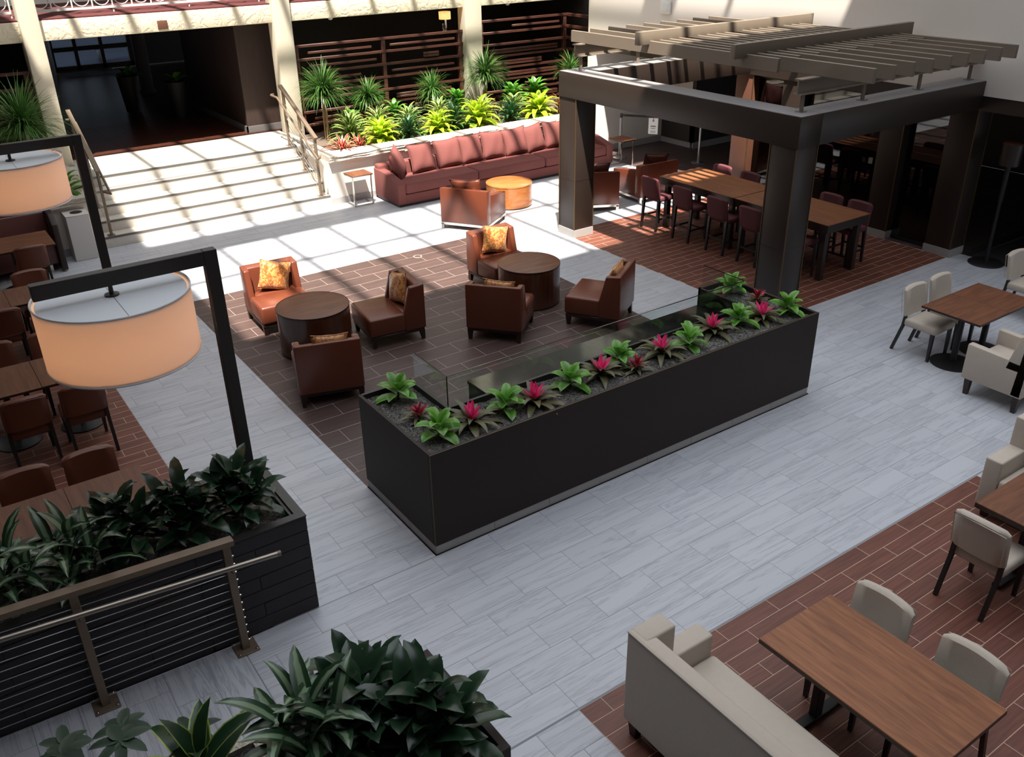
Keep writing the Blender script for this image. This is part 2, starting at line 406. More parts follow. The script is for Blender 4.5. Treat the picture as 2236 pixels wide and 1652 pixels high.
# ================================================================ SETTING
CAM_F = 1960.863
def pix(x, y, z):
    d = Vector((x, y, z - 5.2)); c = _fw.dot(d)
    if c < .1: return None
    return (1118 + CAM_F*_rt.dot(d)/c, 826 - CAM_F*_up.dot(d)/c)
def unit_tile(th=.012, ch=.02):
    mb = MB(); a, b = .5, .5 - ch
    vs = [(-a,-a,-th),(a,-a,-th),(a,a,-th),(-a,a,-th),(-a,-a,-.0015),(a,-a,-.0015),(a,a,-.0015),(-a,a,-.0015),(-b,-b,0),(b,-b,0),(b,b,0),(-b,b,0)]
    fs = [(0,1,5,4),(1,2,6,5),(2,3,7,6),(3,0,4,7),(4,5,9,8),(5,6,10,9),(6,7,11,10),(7,4,8,11),(8,9,10,11)]
    return vs, fs
UT = unit_tile()
def tile_zone(rects, W, L, ytop, x0, mk, gk, z=0.0, along='X', gap=.005, piece='tile', step=1/3, limit=300):
    base = MB()
    for (xa, xb, ya, yb) in rects: base.box(xa, xb, ya, yb, z-.16, z-.0015)
    fl = struct('floor', base, M_[gk], smooth=False)
    tiles = []
    for (xa, xb, ya, yb) in rects:
        if along == 'X': a0, a1, b0, b1 = xa, xb, ya, yb
        else: a0, a1, b0, b1 = ya, yb, xa, xb
        k0 = math.floor((ytop - b1)/W); k1 = math.ceil((ytop - b0)/W)
        for k in range(k0, k1):
            r1 = min(ytop - k*W, b1); r0 = max(ytop - (k+1)*W, b0)
            if r1 - r0 < .02: continue
            off = x0 + step*L*k
            j = math.floor((a0 - off)/L)
            while off + j*L < a1:
                s0 = max(off + j*L, a0); s1 = min(off + (j+1)*L, a1); j += 1
                if s1 - s0 < .02: continue
                tiles.append((s0, s1, r0, r1) if along == 'X' else (r0, r1, s0, s1))
    scored = []
    for t in tiles:
        cx, cy = (t[0]+t[1])/2, (t[2]+t[3])/2
        p = pix(cx, cy, z); a = (t[1]-t[0])*(t[3]-t[2])
        vis = p and -40 < p[0] < 2276 and -40 < p[1] < 1700
        d = math.sqrt(cx*cx + cy*cy + 27)
        scored.append((a/d**3 if vis else 0, t))
    scored.sort(key=lambda q: -q[0])
    me = None
    st = MB()
    for i, (s, (a, b, c, d)) in enumerate(scored):
        if i < limit and s > 0:
            if me is None:
                me = MB().add(*UT).mesh(piece, False); me.materials.append(M_[mk])
            link(piece, me, None, fl, loc=((a+b)/2, (c+d)/2, z), scale=(b-a-gap, d-c-gap, 1))
        else:
            st.add(UT[0], UT[1], Matrix.Translation(((a+b)/2, (c+d)/2, z)) @ Matrix.Diagonal((b-a-gap, d-c-gap, 1, 1)))
    if st.v:
        o = obj(piece, st, M_[mk], fl, smooth=False); o['kind'] = 'stuff'
    return fl
TL = .605
tile_zone([(1.545,3.1,5.8,13.285),(1.545,13.92,13.285,16.72),(8.305,9.68,7.5,13.285),(9.68,13.92,12.45,13.285),
           (1.25,14.29,3.645,5.8),(8.305,14.29,5.8,7.52),(8.25,14.29,1.6,3.645),(1.25,3.04,1.2,3.645)],
          .305, TL, 4.27, 4.06, 'grey_tile', 'grey_grout', gap=.004)
tile_zone([(3.1,8.305,7.19,13.285),(3.71,4.36,6.48,7.19)], .3045, TL, 13.285, 5.58, 'dark_tile', 'dark_grout', gap=.005)
tile_zone([(9.68,13.95,7.52,12.45)], .1505, TL, 12.45, 9.9, 'red_tile', 'red_grout', piece='plank', gap=.005)
tile_zone([(3.04,8.25,.9,3.645)], .1505, TL, 3.645, 5.06, 'red_tile', 'red_grout', piece='plank', gap=.005)
tile_zone([(-1.6,1.545,6.8,15.0)], .1505, TL, 9.435, .62, 'red_tile', 'red_grout', piece='plank', gap=.005)
tile_zone([(-3.0,1.545,15.0,16.72)], .305, TL, 4.27, 4.06, 'grey_tile', 'grey_grout', gap=.004, limit=40)
tile_zone([(13.95,20.0,7.52,16.75)], .305, TL, 16.85, 14.1, 'dark_tile', 'grey_grout', limit=120)
# ground under everything
struct('floor', MB().box(-8, 22, -4, 38, -.5, -.16), M_['grey_grout'], smooth=False)

# ---- ramp beside the low planter (rises to the left)
RS = .045
def rampz(x): return max(0, (1.25 - x)*RS)
rm = bpy.data.objects.new('floor', None); 
mb = MB()
mb.add([(-2.6,3.2,-.1),(1.25,3.2,-.1),(1.25,5.78,-.1),(-2.6,5.78,-.1),(-2.6,3.2,rampz(-2.6)-.003),(1.25,3.2,-.003),(1.25,5.78,-.003),(-2.6,5.78,rampz(-2.6)-.003)],
       [(3,2,1,0),(4,5,6,7),(0,1,5,4),(1,2,6,5),(2,3,7,6),(3,0,4,7)])
bpy.data.objects.remove(rm)
ramp = struct('floor', mb, M_['grey_grout'], smooth=False)
tm = MB().add(*UT).mesh('tile', False); tm.materials.append(M_['ramp_tile'])
for i in range(13):
    xa = 1.245 - .305*(i+1); xb = 1.245 - .305*i
    for j in range(-1, 6):
        y0 = 5.78 - TL*(j+1) + (i % 3)*TL/3; y1 = y0 + TL
        y0 = max(y0, 3.2); y1 = min(y1, 5.78)
        if y1 - y0 < .03: continue
        cx = (xa+xb)/2
        link('tile', tm, None, ramp, loc=(cx, (y0+y1)/2, rampz(cx)), rot=(0, math.atan(RS), 0), scale=(.301, y1-y0-.004, 1))

# ---- stairs
RI, TR, SY = .191, .335, 16.72
st = thing('staircase', 'broad pale tiled staircase with five steps and dark nosing strips', 'stairs', (0,0,0))
for i in range(5):
    y0 = SY + TR*i; y1 = SY + TR*(i+1) if i < 4 else 19.2
    s = obj('step', MB().box(2.75, 7.12, y0, y1, 0 if i == 0 else RI*i - .001, RI*(i+1)), M_['stone_step'], st, smooth=False)
    obj('nosing_strip', MB().box(2.76, 7.11, y0-.006, y0+.03, RI*(i+1)-.028, RI*(i+1)+.004), M_['nosing'], s, smooth=False)
LZ = RI*5
# landing beyond the columns and hall floor
struct('floor', MB().box(2.95, 7.35, 19.2, 19.75, 0, LZ-.0005), M_['stone_step'], smooth=False)
hall = MB().box(-3, 17, 19.75, 32.6, .3, LZ-.012)
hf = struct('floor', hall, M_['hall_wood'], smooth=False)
pm = MB().add(*UT).mesh('floorboard', False); pm.materials.append(M_['hall_wood'])
for r in range(20):
    for c in range(4):
        xx = 3.4 + c*1.25 + (r % 2)*.6; yy = 19.83 + r*.16
        if xx < 8: link('floorboard', pm, None, hf, loc=(xx, yy, LZ), scale=(1.245, .156, 1))

# ---- back planter beds, either side of the stairs
def stone_bed(label, x0, x1, side_x, xs, name='stone_planter'):
    t = thing(name, label, 'planter', (0,0,0))
    obj('wall', MB().box(x0, x1, 16.70, 16.95, 0, .86).box(side_x-.09, side_x+.09, 16.95, 19.22, 0, .86), M_['white_wall'], t, smooth=False)
    obj('skirting', MB().box(x0, x1, 16.68, 16.70, 0, .13), M_['plinth_tile'], t, smooth=False)
    n = int((x1-x0)/1.45); w = (x1-x0)/n
    for i in range(n):
        bm = bmesh.new(); bmesh.ops.create_cube(bm, size=1)
        for v in bm.verts: v.co = Vector((x0+w*(i+.5)+v.co.x*(w-.008), 16.86+v.co.y*.44, .92+v.co.z*.12))
        bmesh.ops.subdivide_edges(bm, edges=list(bm.edges), cuts=5, use_grid_fill=True)
        for v in bm.verts:
            if v.co.y < 16.75: v.co += Vector((0, random.uniform(-.03,.02), random.uniform(-.015,.015)))
        obj('rim_stone', MB().bm(bm), M_['stone'], t)
    for i in range(3):
        y0 = 17.09 + i*.73
        obj('rim_stone', MB().rbox(side_x-.18, side_x+.18, y0, y0+.725, .862, .98, .02), M_['stone'], t)
    sx0, sx1 = min(x0, side_x), max(x1, side_x, xs)
    obj('soil', MB().box(sx0+.1, sx1-.1, 16.97, 19.22, .2, .89), M_['brown_soil'], t, smooth=False)
    return t
stone_bed('long raised planter with rough pale stone rim behind the maroon sofa', 7.13, 13.9, 7.22, 15.1)
stone_bed('raised planter with pale stone rim behind the white litter bin', -3.0, 2.74, 2.65, 0)

# ---- columns, beams and the upper gallery
for x0, x1, lab in [(-2.3,-1.95,'pale column at the far left end of the gallery'),(2.60,2.94,'pale square column left of the staircase'),(7.36,7.76,'pale square column right of the staircase'),(12.06,12.53,'pale square column behind the planter bed, right of the wall sconce')]:
    t = tag(obj('column', MB().rbox(x0, x1, 19.25, 19.6, 0, 9.3, .025), M_['column_paint']), lab, 'column')
for x0, x1, lab in [(-1.95,2.60,'textured stucco beam at the far left under the gallery'),(2.94,7.36,'textured stucco beam spanning above the staircase'),(7.76,12.06,'textured stucco beam above the first slatted screen'),(12.53,17.2,'textured stucco beam above the screen next to the beige wall')]:
    b = obj('beam', MB().rbox(x0, x1, 19.34, 19.7, 3.235, 3.585, .012), M_['stucco']); tag(b, lab, 'beam')
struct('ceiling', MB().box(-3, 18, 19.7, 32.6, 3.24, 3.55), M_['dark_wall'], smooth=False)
struct('floor', MB().box(-3, 18, 19.36, 23.0, 3.585, 3.61), M_['carpet'], smooth=False)
struct('wall_upper', MB().box(-3, 18, 23.0, 23.2, 3.5, 9.3), M_['beige_wall'], smooth=False)
# gallery railing
for bx0, bx1, lab in [(2.94, 7.36, 'white iron gallery railing with scrollwork above the stair beam'), (-1.95, 2.60, 'white iron gallery railing at the top left corner')]:
    t = thing('gallery_railing', lab, 'railing', (0,0,0))
    obj('bottom_rail', MB().box(bx0, bx1, 19.93, 19.98, 3.68, 3.72), M_['iron'], t, smooth=False)
    obj('top_rail', MB().box(bx0, bx1, 19.92, 19.99, 4.55, 4.6), M_['iron'], t, smooth=False)
    n = 12; w = (bx1-bx0)/n
    for i in range(n+1):
        obj('baluster', MB().box(bx0+w*i-.012, bx0+w*i+.012, 19.943, 19.967, 3.60 if i % 4 == 0 else 3.72, 4.55), M_['iron'], t, smooth=False)
        if i < n:
            c = bx0 + w*(i+.5)
            obj('scroll', MB().tube([(c+.15*math.cos(a), 19.955, 3.89+.15*math.sin(a)) for a in [k*PI/8 for k in range(16)]], .009, 6, closed=True), M_['iron'], t)
tag(obj('plaque', MB().rbox(5.03, 5.22, 19.315, 19.345, 3.28, 3.44, .006), M_['tan_panel']), 'small brown plaque on the stucco beam above the stairs', 'plaque')
for x, lab in ((8.75, 'small white ceiling detector under the beam left of the sconce'), (13.45, 'small white ceiling detector under the beam right of the sconce column')):
    t = thing('ceiling_detector', lab, 'detector', (x, 19.5, 3.235))
    obj('base', MB().lathe([(.07,-.015),(.07,0)], 20), M_['white_paint'], t); obj('dome', MB().lathe([(.012,-.055),(.04,-.045),(.055,-.015)], 20), M_['white_paint'], t)

# ---- hall beyond the stairs
HZ = 3.24
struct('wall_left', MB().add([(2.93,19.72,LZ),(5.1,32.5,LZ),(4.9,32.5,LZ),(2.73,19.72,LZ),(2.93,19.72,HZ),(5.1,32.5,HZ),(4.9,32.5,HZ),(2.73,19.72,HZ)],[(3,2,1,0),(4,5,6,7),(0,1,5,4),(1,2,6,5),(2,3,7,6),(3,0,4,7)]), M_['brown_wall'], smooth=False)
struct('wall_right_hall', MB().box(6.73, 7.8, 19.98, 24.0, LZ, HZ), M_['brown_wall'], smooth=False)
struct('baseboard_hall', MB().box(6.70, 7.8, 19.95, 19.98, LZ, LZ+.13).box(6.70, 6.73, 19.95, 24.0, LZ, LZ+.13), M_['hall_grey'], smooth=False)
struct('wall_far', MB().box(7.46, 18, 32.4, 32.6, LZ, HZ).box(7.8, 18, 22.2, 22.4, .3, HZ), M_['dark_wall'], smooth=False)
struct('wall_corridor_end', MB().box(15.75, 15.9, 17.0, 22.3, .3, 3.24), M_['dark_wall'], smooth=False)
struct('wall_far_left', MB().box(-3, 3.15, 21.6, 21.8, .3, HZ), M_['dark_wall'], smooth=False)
d = MB()
for x in (5.02, 5.72, 6.5, 7.35): d.box(x, x+.11, 32.35, 32.5, LZ, HZ)
d.box(5.02, 7.46, 32.35, 32.5, LZ, LZ+.16).box(5.02, 7.46, 32.35, 32.5, 3.05, HZ).box(5.02,7.46,32.37,32.48,1.55,1.68)
door = struct('door_1', d, M_['brown_wall'], smooth=False)
for a, b in ((5.13, 5.72), (5.83, 6.5), (6.61, 7.35)):
    obj('pane', MB().box(a, b, 32.41, 32.425, LZ+.16, 1.55), M_['door_glass'], door, smooth=False)
    obj('pane', MB().box(a, b, 32.41, 32.425, 1.68, 3.05), M_['door_glass'], door, smooth=False)
obj('threshold', MB().box(5.1, 6.7, 32.15, 32.35, LZ, LZ+.03), M_['steel'], door, smooth=False)
struct('floor', MB().box(-5, 25, 32.5, 75, .3, LZ-.02), M_['paving'], smooth=False)
struct('ceiling', MB().box(-5, 25, 32.6, 60, 3.9, 4.1), M_['white_wall'], smooth=False)  # unseen canopy added to keep the outdoor paving in shade
t = thing('bench', 'dark bench standing outside the far glass doors', 'bench', (7.45, 34.2, LZ-.02))
obj('seat', MB().rbox(-.8, .8, -.3, .3, .42, .5, .02), M_['hall_grey'], t)
for sx in (-.6, .6): obj('leg', MB().rbox(sx-.07, sx+.07, -.22, .22, 0, .42, .02), M_['black_metal'], t)
for x, lab in ((6.2, 'grey pilaster deep in the dark hall, nearer the glass doors'), (7.65, 'grey pilaster deep in the dark hall, nearer the brown wall')):
    tag(obj('pilaster', MB().rbox(x, x+.32, 26.6, 26.8, LZ, HZ, .02).rbox(x-.03, x+.35, 26.57, 26.83, LZ, LZ+.12, .01), M_['hall_grey']), lab, 'pilaster')
t = thing('hall_cabinet', 'tall dark cabinet at the right end of the dark hall', 'cabinet', (7.9, 25.2, LZ))
obj('body', MB().rbox(-.7, .7, -.28, .3, 0, 2.1, .02), M_['room_dark'], t)
for sx in (-.69, .01): obj('cabinet_door', MB().rbox(sx, sx+.68, -.3, -.28, .08, 2.05, .006), M_['room_dark'], t)
t = thing('entrance_mat', 'dark entrance mat in front of the far glass doors', 'mat', (5.95, 31.5, LZ-.012)); obj('pile', MB().rbox(-.8,.8,-.45,.45,0,.012,.005), M_['black_metal'], t); obj('border', MB().box(-.84,.84,-.49,-.45,0,.01).box(-.84,.84,.45,.49,0,.01), M_['edge_dark'], t)

# ---- right wall, the piers and dark glazing under it
struct('wall_right', MB().box(13.92, 14.34, -3.0, 16.75, 2.6, 9.6), M_['beige_wall'], smooth=False)
struct('trim_1', MB().box(13.93, 14.34, -3.0, 16.0, 2.38, 2.6), M_['bronze_panel'], smooth=False)
struct('ceiling', MB().box(14.34, 20, -3, 17.0, 2.6, 2.75), M_['dark_wall'], smooth=False)
struct('wall_far_right', MB().box(20, 20.2, -3, 20, 0, 2.75).box(14.3, 20, 7.3, 7.4, 0, 0.02), M_['room_dark'], smooth=False)
struct('floor', MB().box(14.29, 20, -3, 7.52, -.16, 0), M_['dark_wall'], smooth=False)
struct('wall_back', MB().box(13.92, 16.2, 16.75, 16.95, 0, 2.6).box(13.92,17.5,16.75,16.95,2.6,9.6), M_['white_wall'], smooth=False)
struct('wall_side', MB().box(16.2, 16.4, 15.7, 16.95, 0, 2.6), M_['white_wall'], smooth=False)
struct('wall_dark', MB().box(16.15, 19.8, 15.6, 15.72, .14, 2.6).box(16.15,16.2,15.6,16.7,.14,1.2), M_['dark_wall'], smooth=False)
struct('baseboard_back', MB().box(13.92, 16.2, 16.725, 16.75, 0, .15).box(16.175,16.2,15.7,16.75,0,.15).box(16.15,19.8,15.58,15.6,0,.15), M_['plinth_tile'], smooth=False)
def pier(y0, y1, lab, m='bronze_panel'):
    t = thing('pier', lab, 'pier', (13.95, (y0+y1)/2, 0)); h = (y1-y0)/2
    obj('plinth', MB().box(-.01, .40, -h-.01, h+.01, 0, .13), M_['plinth_tile'], t, smooth=False)
    obj('shaft', MB().rbox(0, .39, -h, h, .13, 2.38, .008), M_[m], t)
    for sx in (0, .39):
        obj('edge_trim', MB().box(sx-.008, sx+.008, -h-.006, -h+.010, .13, 2.38), M_['edge_trim'], t, smooth=False)
pier(7.5, 7.96, 'dark bronze pier at the outer corner of the dark glazing, nearest the grey floor')
pier(8.71, 9.14, 'second dark bronze pier from the grey floor, behind the tall table')
pier(10.84, 11.29, 'dark bronze pier behind the middle of the tall table')
pier(12.0, 12.43, 'warm brown pier behind the far end of the tall table', 'tan_panel')
wi = 1
for y0, y1 in ((7.97, 8.70), (9.15, 10.83), (11.30, 11.99)):
    fr = MB().box(14.1, 14.16, y0, y1, 0, .06).box(14.1, 14.16, y0, y1, 2.32, 2.38)
    w = struct('window_%d' % wi, fr, M_['black_metal'], smooth=False); wi += 1
    obj('pane', MB().box(14.124, 14.136, y0, y1, .06, 2.32), M_['window_glass'], w, smooth=False)
tag(obj('wall_vent', MB().rbox(13.86, 13.92, 14.3, 14.59, 3.30, 3.55, .015).rbox(13.85,13.87,14.34,14.55,3.34,3.51,.008), M_['white_paint']), 'small white square box high on the beige wall', 'vent')

# ---- roof with the skylight that throws the sun patches
ZR = 9.3
DX, DY = KX*ZR, KY*ZR
XA, XB = 3.33 - DX, 13.92
YA, YB, YC, YD = 11.3 - DY, 15.4 - DY, 16.25 - DY, 23.2 - DY
rf = MB().box(-6, 14.4, -4, YA, ZR, ZR+.3).box(-6, XA, YA, 25, ZR, ZR+.3).box(XA, XB, YB, YC, ZR, ZR+.3).box(XA, XB, YD, 25, ZR, ZR+.3).box(XB, 20, 14.4, 25, ZR, ZR+.3).box(XB,20,-4,14.4,ZR,ZR+.3)
roof = struct('ceiling', rf, M_['white_wall'], smooth=False)
mu = MB()
k = 4.355 - DX
while k < XB:
    mu.box(k-.06, k+.06, YA, YD, ZR, ZR+.1); k += 1.03
for y in (13.98, 18.15, 20.1):
    mu.box(XA, XB, y-DY-.055, y-DY+.055, ZR, ZR+.1)
sk = struct('window_4', mu, M_['white_paint'], smooth=False)
struct('wall_left_far', MB().box(-6.2, -6, -4, 25, 0, 9.6), M_['outer_wall'], smooth=False)
struct('wall_near', MB().box(-6, 14.4, -4.2, -4, 0, 9.6), M_['outer_wall'], smooth=False)
# ================================================================ PERGOLA
pg = thing('pergola', 'dark bronze pergola frame with taupe slatted roof over the tall table', 'pergola', (0,0,0))
def pbox(n, a, m='bronze_panel', par=pg, r=.008): return obj(n, MB().rbox(*a, r), M_[m], par)
for (x, y) in ((9.68, 12.07), (9.68, 7.49)):
    pl = obj('plinth', MB().box(x-.01, x+.43, y-.01, y+.45, 0, .14), M_['plinth_tile'], pg, smooth=False)
    ps = pbox('post', (x, x+.42, y, y+.44, .14, 2.41))
    for (ex, ey) in ((x, y), (x+.42, y), (x, y+.44)):
        obj('edge_trim', MB().box(ex-.007, ex+.007, ey-.007, ey+.007, .14, 2.41), M_['edge_trim'], ps, smooth=False)
    obj('panel_joint', MB().box(x-.002, x+.422, y-.002, y+.442, 1.02, 1.028), M_['edge_dark'], ps, smooth=False)
pbox('side_beam', (9.665, 10.10, 7.475, 12.53, 2.41, 2.82))
pbox('front_beam', (10.10, 13.92, 7.475, 7.91, 2.41, 2.82))
pbox('back_beam', (10.10, 13.92, 12.07, 12.53, 2.41, 2.82))
for a in ((9.675, 10.09, 7.485, 12.52), (10.10, 13.915, 7.485, 7.90), (10.10, 13.915, 12.08, 12.52)): obj('beam_cap', MB().box(*a, 2.82, 2.824), M_['beam_cap'], pg, smooth=False)
for yb in (7.7, 12.28):
    ib = obj('steel_beam', MB().box(9.8, 13.9, yb-.06, yb+.06, 3.05, 3.065).box(9.8, 13.9, yb-.012, yb+.012, 3.065, 3.235).box(9.8, 13.9, yb-.06, yb+.06, 3.235, 3.25), M_['pergola_paint'], pg, smooth=False)
    for xb in (9.93, 11.21, 12.51, 13.8):
        s = obj('stub_post', MB().box(xb-.03, xb+.03, yb-.012, yb+.012, 2.82, 3.05), M_['pergola_paint'], pg, smooth=False)
        obj('foot_plate', MB().box(xb-.06, xb+.06, yb-.05, yb+.05, 2.82, 2.835), M_['steel'], s, smooth=False)
sl1 = MB().rbox(-.026, .026, 8.2, 12.6, 3.25, 3.43, .004, 1).mesh('slat'); sl1.materials.append(M_['pergola_paint'])
sl2 = MB().rbox(-.026, .026, 6.88, 10.95, 3.25, 3.43, .004, 1).mesh('slat'); sl2.materials.append(M_['pergola_paint'])
for i in range(9):
    link('slat', sl1, None, pg, loc=(10.0 + .405*i, 0, 0))
    link('slat', sl2, None, pg, loc=(10.2 + .405*i, 0, 0))
for yb in (10.72, 8.8):
    pbox('cross_board', (9.75, 13.78, yb-.045, yb+.045, 3.38, 3.57), 'pergola_paint', r=.004)

# ================================================================ LONG PLANTER WITH FIRE PIT GLASS
pl = thing('long_planter', 'long dark bronze planter box full of pink bromeliads in the foreground', 'planter', (0,0,0))
PZ = 1.06
def ring(x0, x1, y0, y1, z0, z1, t): return MB().box(x0,x1,y0,y0+t,z0,z1).box(x0,x1,y1-t,y1,z0,z1).box(x0,x0+t,y0+t,y1-t,z0,z1).box(x1-t,x1,y0+t,y1-t,z0,z1)
X0, X1, Y0, Y1, YM, XL, XR = 3.11, 8.285, 5.81, 7.19, 6.47, 3.70, 7.74
obj('front_panel', MB().rbox(X0, X1, Y0, Y0+.035, .09, PZ, .003, 1), M_['planter_panel'], pl)
obj('left_panel', MB().rbox(X0, X0+.035, Y0+.035, Y1, .09, PZ, .003, 1), M_['planter_panel'], pl)
obj('right_panel', MB().rbox(X1-.035, X1, Y0+.035, Y1, .09, PZ, .003, 1), M_['planter_panel'], pl)
obj('inner_panel', MB().box(XL-.03, XR+.03, YM-.03, YM, .09, PZ).box(XL-.03, XL, YM, Y1, .09, PZ).box(XR, XR+.03, YM, Y1, .09, PZ).box(X0+.035, XL, Y1-.03, Y1, .09, PZ).box(XR, X1-.035, Y1-.03, Y1, .09, PZ), M_['planter_rim'], pl, smooth=False)
obj('edge_trim', MB().box(X0-.002, X1+.002, Y0-.001, Y0+.004, PZ, PZ+.003).box(X0-.002,X0+.003,Y0-.002,Y0+.003,.09,PZ), M_['edge_trim'], pl, smooth=False)
n = 8
for i in range(n):
    w = (X1-X0-.008)/n
    obj('plinth_tile', MB().box(X0+.004+w*i, X0+.004+w*(i+1)-.004, Y0+.003, Y0+.05, 0, .09), M_['plinth_tile'], pl, smooth=False)
for i in range(3):
    w = (Y1-Y0-.05)/3
    for xx in (X0+.003, X1-.038): obj('plinth_tile', MB().box(xx, xx+.035, Y0+.05+w*i, Y0+.05+w*(i+1)-.004, 0, .09), M_['plinth_tile'], pl, smooth=False)
def soilgrid(x0, x1, y0, y1, z, amp=.015, d=.05):
    nx = max(2, int((x1-x0)/d)); ny = max(2, int((y1-y0)/d)); vs = []; fs = []
    for j in range(ny+1):
        for i in range(nx+1): vs.append((x0+(x1-x0)*i/nx, y0+(y1-y0)*j/ny, z+random.uniform(-amp, amp)))
    for j in range(ny):
        for i in range(nx):
            a = j*(nx+1)+i; fs.append((a, a+1, a+nx+2, a+nx+1))
    return MB().add(vs, fs)
mb = soilgrid(X0+.03, X1-.03, Y0+.03, YM-.02, 1.0)
for q in (soilgrid(X0+.03, XL-.02, YM-.02, Y1-.02, 1.0), soilgrid(XR+.02, X1-.03, YM-.02, Y1-.02, 1.0)): mb.add(q.v, q.f)
obj('soil', mb, M_['soil'], pl)
fp = thing('fire_pit', 'black glossy fire pit top behind the glass of the long planter', 'fire pit', (0,0,0))
obj('body', MB().box(4.36, XR-.02, YM+.01, Y1-.02, 0, .80), M_['planter_rim'], fp, smooth=False)
obj('top', MB().rbox(4.35, XR-.015, YM+.012, Y1-.01, .80, .84, .004, 1), M_['black_glass'], fp)
gs = thing('glass_screen', 'clear glass wind screen standing along the inner edge of the long planter', 'glass screen', (0,0,0))
for a, b in ((3.715, 5.05), (5.06, 6.39), (6.40, 7.725)):
    obj('pane', MB().box(a, b, 6.48, 6.49, .9, 1.37), M_['glass'], gs, smooth=False)
for xx in (3.705, 7.73): obj('pane', MB().box(xx, xx+.01, 6.50, 7.13, .9, 1.37), M_['glass'], gs, smooth=False)
obj('edge', MB().box(3.71,7.73,6.479,6.491,1.37,1.374).box(3.704,3.716,6.5,7.13,1.37,1.374).box(7.729,7.741,6.5,7.13,1.37,1.374).box(3.704,3.712,6.484,6.492,.95,1.37), M_['black_glass'], gs, smooth=False)

# ================================================================ SLATTED SCREENS
def screen(label, x0, x1, posts, y, z0, z1, seed, short=True):
    rnd = random.Random(seed)
    t = thing('slatted_screen', label, 'screen', (0,0,0))
    for p in posts: obj('post', MB().rbox(p-.045, p+.045, y-.05, y+.05, z0, z1, .004, 1), M_['screen_wood'], t)
    n = int((z1-z0)/.278)
    for i in range(n+1):
        z = z1 - .278*i
        obj('rail', MB().rbox(x0, x1, y-.06, y+.0, z-.055, z, .004, 1), M_['screen_wood'], t)
        if not short: continue
        for a, b in zip(posts[:-1], posts[1:]):
            w = b-a
            if rnd.random() < .72:
                s = a + w*rnd.choice((.08, .12, .35, .5)); e = b - w*rnd.choice((.08, .1, .15, .3))
                for zz in ((z-.135, z-.195) if rnd.random() < .7 else (z-.15,)):
                    if zz - .05 > z0: obj('slat', MB().rbox(s, e, y-.075, y-.03, zz-.045, zz, .003, 1), M_['screen_wood'], t)
    return t
screen('dark wooden slatted screen between two pale columns behind the planter bed', 7.76, 12.06, (7.84, 9.93, 11.98), 19.44, .90, 2.74, 3)
screen('dark wooden slatted screen to the right of the sconce column', 12.53, 15.2, (12.6, 15.15), 19.44, .90, 2.90, 5)
screen('dark wooden slatted screen at the far left of the stairs', -1.95, 2.60, (-1.85, .3, 2.52), 19.44, .90, 2.74, 9)
t = thing('screen_return', 'short dark slatted screen turning towards the beige wall', 'screen', (0,0,0))
for i in range(7):
    z = 2.90 - .278*i; obj('rail', MB().rbox(15.2, 15.27, 17.1, 19.44, z-.07, z, .004, 1), M_['screen_wood'], t)
obj('post', MB().rbox(15.19, 15.28, 17.0, 17.1, .90, 2.90, .004, 1), M_['screen_wood'], t)
t = thing('wall_sconce', 'lit wall sconce with amber shade above the slatted screen', 'sconce', (11.72, 19.62, 2.78))
obj('shade', MB().lathe([(.14, .2),(.14, .37)], 24, cap=False), M_['shade'], t)
obj('body', MB().rbox(-.03, .03, -.03, .03, -.1, .22, .01).rbox(-.06,.06,.03,.06,-.12,.1,.01), M_['chrome'], t)
d = bpy.data.lights.new('sconce_bulb', 'POINT'); d.energy = 2.2; d.color = (1, .55, .18); d.shadow_soft_size = .04
o = bpy.data.objects.new('sconce_bulb', d); COL.objects.link(o); o.parent = t; o.location = (0, 0, .28)

# ================================================================ RAILINGS
def stair_rail(x, inn, label):
    t = thing('stair_railing', label, 'railing', (0,0,0))
    pts = [(16.80, RI), (17.48, RI*3), (18.17, RI*5)]
    top = lambda y: 1.345 + (y-16.73)*.52
    for (y, z) in pts:
        p = obj('post', MB().rbox(x-.02, x+.02, y-.04, y+.04, z, top(y)-.03, .004, 1), M_['bronze_rail'], t)
        obj('base_plate', MB().rbox(x-.06, x+.06, y-.08, y+.08, z, z+.012, .002, 1), M_['bronze_rail'], p)
        for k in range(9):
            zz = z + .1 + k*.095
            obj('fixing', MB().lathe([(0,-.032),(.011,-.03),(.011,.03),(0,.032)], 8, M=Matrix.Translation((x, y-.012, zz)) @ Matrix.Rotation(PI/2, 4, 'Y'), cap=False), M_['chrome'], p)
    obj('top_rail', MB().beam((x, 16.73, top(16.73)), (x, 18.28, top(18.28)), .075, .045), M_['bronze_rail'], t, smooth=False)
    for k in range(9):
        z0 = .1 + k*.095
        obj('cable', MB().tube([(x, 16.80, RI+z0), (x, 18.17, RI*5+z0)], .004, 5), M_['steel'], t)
    xi = x + inn*.09
    g = lambda y: top(y) - .24
    hp = [(x, 16.62, g(16.62)-.02), (x+inn*.04, 16.54, g(16.56)), (xi, 16.52, g(16.52)), (xi, 16.64, g(16.64)), (xi, 17.4, g(17.4)), (xi, 18.3, g(18.3)), (xi, 18.62, g(18.3)), (xi-inn*.03, 18.68, g(18.3)), (x, 18.7, g(18.3))]
    obj('handrail', MB().tube(hp, .021, 10), M_['bronze_rail'], t)
    for (y, z) in pts: obj('bracket', MB().tube([(x, y, g(y)-.06), (xi, y, g(y)-.05), (xi, y, g(y))], .008, 6), M_['bronze_rail'], t)
stair_rail(6.945, -1, 'bronze cable railing on the right side of the stairs')
stair_rail(2.9, 1, 'bronze cable railing on the left side of the stairs')

